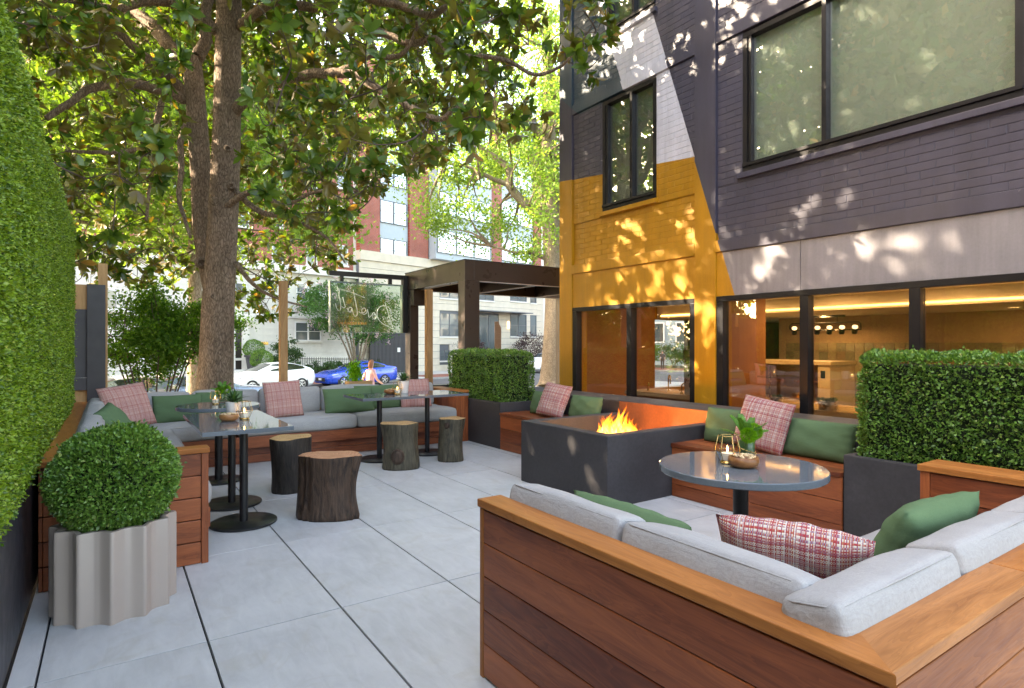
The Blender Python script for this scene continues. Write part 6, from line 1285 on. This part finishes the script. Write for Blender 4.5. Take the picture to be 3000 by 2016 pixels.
def car(label, kind, paint, u, n, z, flip=False, wheel_style=5, extra=0):
    """x runs from the nose (-) to the tail (+)"""
    d = CAR[kind]; p = ST(u, n, z); t = thing('parked_car', label, 'car', tuple(p), TH+(math.pi if flip else 0)+extra, 'cars in the street'); hw = d['W']/2; V = []; st = d['prof']
    for (x, zb, zs, zr) in st:
        e = min(1, (abs(x)-d['L']/2+.35)/.35) if abs(x) > d['L']/2-.35 else 0; w = hw*(1-.20*e**2); cab = max(0, min(1, (zr-zs)/.42)); wr = w*(.86-.16*cab)
        V += [(x, -w*.86, zb), (x, -w*.985, zb+.10), (x, -w, (zb+zs)*.55), (x, -w*.965, zs-.05), (x, -w*.935, zs), (x, -wr, zr-.035*cab-.004), (x, -wr*.80, zr), (x, 0, zr+.018), (x, wr*.80, zr), (x, wr, zr-.035*cab-.004), (x, w*.935, zs), (x, w*.965, zs-.05), (x, w, (zb+zs)*.55), (x, w*.985, zb+.10), (x, w*.86, zb)]
    k = 15; Fs = [(i*k+j, i*k+j+1, (i+1)*k+j+1, (i+1)*k+j) for i in range(len(st)-1) for j in range(k-1)]+[tuple(range(k)), tuple(range((len(st)-1)*k, len(st)*k))[::-1]]+[(i*k+k-1, i*k, (i+1)*k, (i+1)*k+k-1) for i in range(len(st)-1)]
    me = mesh_py('body', V, Fs, True); bm = bmesh.new(); bm.from_mesh(me); bmesh.ops.recalc_face_normals(bm, faces=bm.faces[:]); bm.to_mesh(me); bm.free(); me.set_sharp_from_angle(angle=R(38)); ob('body', me, paint, t)
    xs_ = [s[0] for s in st]; zs_ = [s[2] for s in st]; zr_ = [s[3] for s in st]
    def side_y(x, z):
        zs = np.interp(x, xs_, zs_); zr = np.interp(x, xs_, zr_); cab = max(0, min(1, (zr-zs)/.42)); wr = hw*(.86-.16*cab); f = max(0, min(1, (z-zs)/max(zr-zs-.035, .05))); return hw*.935+(wr-hw*.935)*f
    for s in (-1, 1):
        P = d['side']; b = MB(); dens = []
        for i in range(len(P)):
            a, c = P[i], P[(i+1) % len(P)]
            for q in range(3): dens.append((a[0]+(c[0]-a[0])*q/3, a[1]+(c[1]-a[1])*q/3))
        cx = sum(q[0] for q in dens)/len(dens); cz = sum(q[1] for q in dens)/len(dens); vs = [(x, s*(side_y(x, z_)+.008), z_) for x, z_ in dens]+[(cx, s*(side_y(cx, cz)+.010), cz)]
        b.add(vs, [(i, (i+1) % len(dens), len(dens)) if s < 0 else ((i+1) % len(dens), i, len(dens)) for i in range(len(dens))]); b.build('side_window', M['carglass'], t, True)
        for px in ((.28, .34) if kind != 'suv' else (.25, .31),):
            z1 = np.interp(px[0], [q[0] for q in P[:5]], [q[1] for q in P[:5]]); z0 = 1.05 if kind == 'hatch' else (1.02 if kind == 'sedan' else 1.2); b = MB(); b.add([(px[0], s*(side_y(px[0], z0)+.012), z0), (px[1], s*(side_y(px[1], z0)+.012), z0), (px[1], s*(side_y(px[1], z1)+.012), z1), (px[0], s*(side_y(px[0], z1)+.012), z1)], [(0, 1, 2, 3) if s < 0 else (3, 2, 1, 0)]); b.build('door_pillar', M['plastic'], t)
        b = MB(); b.box(-.62 if kind != 'suv' else -.6, -.42, s*hw*.95-.0 if s > 0 else s*hw*.95-.16, s*hw*.95+.16 if s > 0 else s*hw*.95, np.interp(-.5, xs_, zs_)+.03, np.interp(-.5, xs_, zs_)+.17); b.build('mirror', paint, t, bevel=.03)
        for hx in (-.05, .95): b = MB(); b.tube([(hx, s*hw*.995, np.interp(hx, xs_, zs_)-.13), (hx+.1, s*(hw*.995+.02), np.interp(hx, xs_, zs_)-.125), (hx+.2, s*hw*.995, np.interp(hx, xs_, zs_)-.125)], .013, 6); b.build('door_handle', paint, t, True)
        for dx in (-.78, .30, 1.05):
            b = MB(); zt_ = np.interp(dx, xs_, zs_)-.02; b.add([(dx-.004, s*(hw*1.002), .32), (dx+.004, s*(hw*1.002), .32), (dx+.004, s*hw*.972, zt_), (dx-.004, s*hw*.972, zt_)], [(0, 1, 2, 3) if s < 0 else (3, 2, 1, 0)]); b.build('door_gap', M['plastic'], t)
    for nm, (a, c) in (('windscreen', d['wind']), ('rear_window', d['rear'])):
        A = np.array(V[a*k:(a+1)*k]); B = np.array(V[c*k:(c+1)*k]); J = [5, 6, 7, 8, 9]; off = np.array([-.006 if nm == 'windscreen' else .006, 0, .012]); q0 = [A[j]*.92+B[j]*.08+off for j in J]; q1 = [A[j]*.08+B[j]*.92+off for j in J]; b = MB(); b.add(q0+q1, [(i, i+1, i+6, i+5) for i in range(4)]); b.build(nm, M['carglass'], t, True)
    r_ = .325 if kind != 'suv' else .36
    for x in d['ax']:
        for s in (-1, 1):
            b = MB(); b.lathe([(r_+.06, -.02), (r_+.06, .012), (.1, .012)], 28); b.build('wheel_arch', M['plastic'], t, 'auto', (x, s*(hw-.02), r_+.015), (R(90)*s*-1, 0, 0))
            b = MB(); b.lathe([(r_*.66, .0), (r_*.9, .0), (r_, -.03), (r_, -.16), (r_*.9, -.19), (.05, -.19)], 32, close=False); w = b.build('wheel', M['tyre'], t, 'auto', (x, s*(hw+.012), r_), (R(90)*s*-1, 0, 0))
            b = MB(); b.lathe([(.03, -.05), (r_*.60, -.055), (r_*.60, -.12)], 24, close=False); b.build('brake_disc', M['plastic'], w, 'auto'); b = MB(); b.lathe([(r_*.60, -.05), (r_*.62, -.004), (r_*.67, -.004), (r_*.67, -.05)], 32, close=False); b.lathe([(.001, -.008), (.05, -.008), (.055, -.04)], 14, close=False)
            for q in range(wheel_style):
                a = 2*math.pi*q/wheel_style; a2 = a+.22; b.add([(.04*math.cos(a-.5), .04*math.sin(a-.5), -.012), (.04*math.cos(a+.5), .04*math.sin(a+.5), -.012), (r_*.63*math.cos(a2+.14), r_*.63*math.sin(a2+.14), -.012), (r_*.63*math.cos(a2-.14), r_*.63*math.sin(a2-.14), -.012), (.04*math.cos(a-.5), .04*math.sin(a-.5), -.04), (.04*math.cos(a+.5), .04*math.sin(a+.5), -.04), (r_*.63*math.cos(a2+.14), r_*.63*math.sin(a2+.14), -.04), (r_*.63*math.cos(a2-.14), r_*.63*math.sin(a2-.14), -.04)], [(0, 1, 2, 3), (0, 4, 5, 1), (1, 5, 6, 2), (2, 6, 7, 3), (3, 7, 4, 0)])
            b.build('rim', M['alloy'], w, 'auto')
    zf = np.interp(-d['L']/2+.2, xs_, zs_); zt_ = np.interp(d['L']/2-.15, xs_, zs_)
    for s in (-1, 1):
        b = MB(); b.tube([(-d['L']/2+.10, s*hw*.62, zf-.12), (-d['L']/2+.30, s*hw*.86, zf-.07), (-d['L']/2+.62, s*hw*.965, zf+.0)], [.05, .06, .025], 8); b.build('headlight', M['headlamp'], t, True)
        b = MB(); b.tube([(d['L']/2-.06, s*hw*.55, zt_-.14), (d['L']/2-.12, s*hw*.80, zt_-.13), (d['L']/2-.40, s*hw*.945, zt_-.10)], [.04, .07, .03], 8); b.build('tail_light', M['taillamp'], t, True)
    b = MB(); b.box(-d['L']/2-.012, -d['L']/2+.2, -hw*.55, hw*.55, .34, zf-.2); b.build('grille', M['plastic'], t, bevel=.02); b = MB(); b.box(-d['L']/2-.02, -d['L']/2-.013, -.16, .16, .40, .52); b.build('number_plate', M['whiteframe'], t)
    return t
W_ = carpaint('white_car_paint', (.82, .82, .81, 1)); BL_ = carpaint('blue_car_paint', (.008, .075, .60, 1), .2, .22); SV_ = carpaint('silver_car_paint', (.42, .46, .44, 1), .5, .3); GB_ = carpaint('grey_blue_car_paint', (.16, .21, .27, 1), .4, .3)
ua, _ = SR(683, 1100, -.5); uc, _ = SR(921, 1100, -.5); car('white hatchback parked across the street behind the cedar post', 'hatch', W_, (ua+uc)/2, .15, RZ)
ua, _ = SR(932, 1090, -.5); uc, _ = SR(1181, 1090, -.5); car('bright blue sedan parked across the street behind the white hatchback', 'sedan', BL_, (ua+uc)/2, .15, RZ)
u0, _ = SR(1598, 1070, 2.0); car('white sport utility car passing behind the pale tree trunk', 'suv', W_, u0, 2.0, RZ)
u0, _ = SR(430, 1100, -8.4); car('pale silver car parked on the near side behind the fine-leaved shrub', 'sedan', SV_, u0, -8.4, RZ, True); u0, _ = SR(596, 1100, -8.4); car('grey-blue car parked on the near side behind the magnolia trunk', 'sedan', GB_, u0, -8.4, RZ, True)

# ================================================================== people
def person(label, loc, head, h, hair, top, trousers, stride=.25, arm=.25, seed=1, hairlen=.12):
    t = thing('person', label, 'person', loc, head, 'passers-by'); s = h/1.72
    J = {'pel': (0, 0, .93), 'w': (0, .01, 1.08), 'ch': (.01, 0, 1.28), 'nk': (.015, 0, 1.45), 'hd0': (.03, 0, 1.54), 'hd1': (.035, 0, 1.64), 'hd2': (.02, 0, 1.70)}
    E_ = [('pel', 'w'), ('w', 'ch'), ('ch', 'nk'), ('nk', 'hd0'), ('hd0', 'hd1'), ('hd1', 'hd2')]; rad = {'pel': (.15, .12), 'w': (.135, .105), 'ch': (.155, .115), 'nk': (.055, .055), 'hd0': (.068, .075), 'hd1': (.078, .092), 'hd2': (.05, .055)}
    for sd, nm in ((1, 'l'), (-1, 'r')):
        k = stride*sd; J.update({nm+'hip': (0, .09*sd, .88), nm+'kn': (.5*k+.04, .095*sd, .49), nm+'an': (k-(.06 if k < 0 else 0), .095*sd, .09+(.05 if k < 0 else 0)), nm+'to': (k+.15-(.04 if k < 0 else 0), .10*sd, .035), nm+'sh': (.0, .18*sd, 1.38), nm+'el': (-.25*k*2-.02, .205*sd, 1.10), nm+'wr': (-.5*k*2+.10, .20*sd, .87+arm*.25), nm+'ha': (-.5*k*2+.15, .19*sd, .79+arm*.3)})
        E_ += [('pel', nm+'hip'), (nm+'hip', nm+'kn'), (nm+'kn', nm+'an'), (nm+'an', nm+'to'), ('ch', nm+'sh'), (nm+'sh', nm+'el'), (nm+'el', nm+'wr'), (nm+'wr', nm+'ha')]
        rad.update({nm+'hip': (.095, .095), nm+'kn': (.058, .058), nm+'an': (.042, .042), nm+'to': (.035, .045), nm+'sh': (.062, .062), nm+'el': (.042, .042), nm+'wr': (.03, .03), nm+'ha': (.03, .04)})
    ks = list(J); me = bpy.data.meshes.new('body'); me.from_pydata([tuple(c*s for c in J[k]) for k in ks], [(ks.index(a), ks.index(c)) for a, c in E_], [])
    n = NT('clothes_'+str(seed)); sp = n.new('ShaderNodeSeparateXYZ'); n.t.links.new(n.coord(), sp.inputs[0]); z = sp.outputs[2]; ab = n.math('ABSOLUTE', sp.outputs[1])
    c = n.mix(n.math('GREATER_THAN', z, .94*s), trousers, top); c = n.mix(n.math('GREATER_THAN', z, 1.455*s), c, (.52, .30, .22, 1)); fore = n.math('MULTIPLY', n.math('GREATER_THAN', ab, .165*s), n.math('LESS_THAN', z, 1.14*s)); fore = n.math('MULTIPLY', fore, n.math('GREATER_THAN', z, .6*s)); c = n.mix(fore, c, (.52, .30, .22, 1)); c = n.mix(n.math('LESS_THAN', z, .085*s), c, (.04, .03, .03, 1)); n.fin(c, .8, spec=.2)
    o = ob('body', me, n.m, t); sk_ = o.modifiers.new('skin', 'SKIN'); sk_.use_smooth_shade = True
    for i, k in enumerate(ks): me.skin_vertices[0].data[i].radius = tuple(q*s for q in rad[k])
    me.skin_vertices[0].data[ks.index('pel')].use_root = True; sb = o.modifiers.new('subd', 'SUBSURF'); sb.levels = 2; sb.render_levels = 2
    b = MB(); V = []; N_ = 16
    for j in range(9):
        ph = math.pi*j/8*.62
        for i in range(N_): a = 2*math.pi*i/N_; fr = max(0, math.cos(a)); V.append(((.025+.10*math.sin(ph)*math.cos(a)*(1-.12*fr))*s, .086*math.sin(ph)*math.sin(a)*s, (1.632+.105*math.cos(ph)-(0 if fr > .3 else hairlen*(j/8)**2)+(.07*fr*(j/8)))*s))
    b.add(V, [(j*N_+i, j*N_+(i+1) % N_, (j+1)*N_+(i+1) % N_, (j+1)*N_+i) for j in range(8) for i in range(N_)]+[tuple(range(N_))]); b.build('hair', plain('hair_'+str(seed), hair, .6), t, True)
    return t
p = PT(1085, 1050, 20.0); person('person in a pale pink top walking past behind the back bench', (p.x, p.y, -1.0), TH, 1.80, (.22, .08, .03, 1), (.62, .36, .36, 1), (.25, .28, .42, 1), .26, seed=1)
p = PT(470, 1090, 20.0); person('person in a pale top walking past behind the fine-leaved shrub', (p.x, p.y, -1.0), TH+math.pi, 1.68, (.30, .18, .08, 1), (.66, .58, .50, 1), (.50, .36, .34, 1), .22, seed=2)
# ---- beyond the side road, seen through the shop
p = PT(1929, 1060, 54.0); uE = (p-O_).dot(U_); nE = (p-O_).dot(N_S); person('person in dark clothes standing across the side road, seen through the shop', tuple(ST(36.2, nE+.0, GZ)), R(215), 1.72, (.05, .03, .02, 1), (.05, .05, .06, 1), (.03, .03, .035, 1), .08, seed=3)
hy = thing('fire_hydrant', 'green fire hydrant across the side road, seen through the shop', 'hydrant', tuple(ST(37.0, nE+1.5, GZ))); b = MB(); b.lathe([(.17, 0), (.17, .08), (.11, .1), (.11, .55), (.15, .56), (.15, .62), (.12, .66), (.08, .78), (.02, .82)], 18); b.tube([(-.2, 0, .45), (.2, 0, .45)], .06, 10); M['hydrant'] = plain('green_enamel', (.02, .12, .07, 1), .4); b.build('barrel', M['hydrant'], hy, 'auto')
eb = ST(46, nE, 0); eh = thing('blue_grey_house', 'blue-grey house across the side road, seen through the shop', 'building', (eb.x, eb.y, 0), TH+R(90)); M['bluewall'] = plain('blue_grey_stucco', (.30, .38, .42, 1), .8, var=.1, nscale=1)
box('wall', M['bluewall'], eh, -16, 16, -6, 0, -1, 12)
for k in range(-5, 6):
    for z in (1.6, 5.2, 8.6):
        x = box('window', M['farglass'], eh, k*2.8-.6, k*2.8+.6, .001, .04, z, z+2.0); mi = x.matrix_basis.inverted()
        for q in ((k*2.8-.75, k*2.8-.6, .0, .1, z-.15, z+2.15), (k*2.8+.6, k*2.8+.75, .0, .1, z-.15, z+2.15), (k*2.8-.6, k*2.8+.6, .0, .1, z-.15, z), (k*2.8-.6, k*2.8+.6, .0, .1, z+2, z+2.15)): f_ = box('frame', M['whiteframe'], None, *q); f_.parent = x; f_.matrix_parent_inverse = mi
for i in range(4): q = ST(41.5, nE-4.5+3.0*i, GZ); soft_tree('garden_shrub', ('leafy shrub across the side road, first from the left', 'leafy shrub across the side road, second from the left', 'leafy shrub across the side road, third from the left', 'leafy shrub across the side road, fourth from the left')[3-i], tuple(q), None, .04, ((q.x, q.y, GZ+1.4), (1.5, 1.7, 1.1)), 30, 2600, .16, M['mapleleaf'] if i % 2 else M['darkleaf'], M['twig'], cat='shrub', stems=4, seed=60+i, clump=.32, stem_r=.04, group='shrubs across the side road')

# pale wooden post standing beyond the clipped hedge
p = PT(1459, 1020, 13.5); q = thing('sign_post', 'pale weathered wooden post beyond the clipped boxwood block', 'post', (p.x, p.y, -1.0)); b = MB(); b.prism([(-.075, 0), (.075, 0), (.075, 2.72), (.03, 2.80), (.02, 2.86), (-.075, 2.86)], 'y', -.045, .045); b.build('post', M['palepost'], q, bevel=.006, rot=(0, 0, -YAW)); b = MB(); b.box(-.085, .085, -.055, .055, 0, .10); b.build('foot_plate', M['iron'], q, bevel=.004, rot=(0, 0, -YAW))
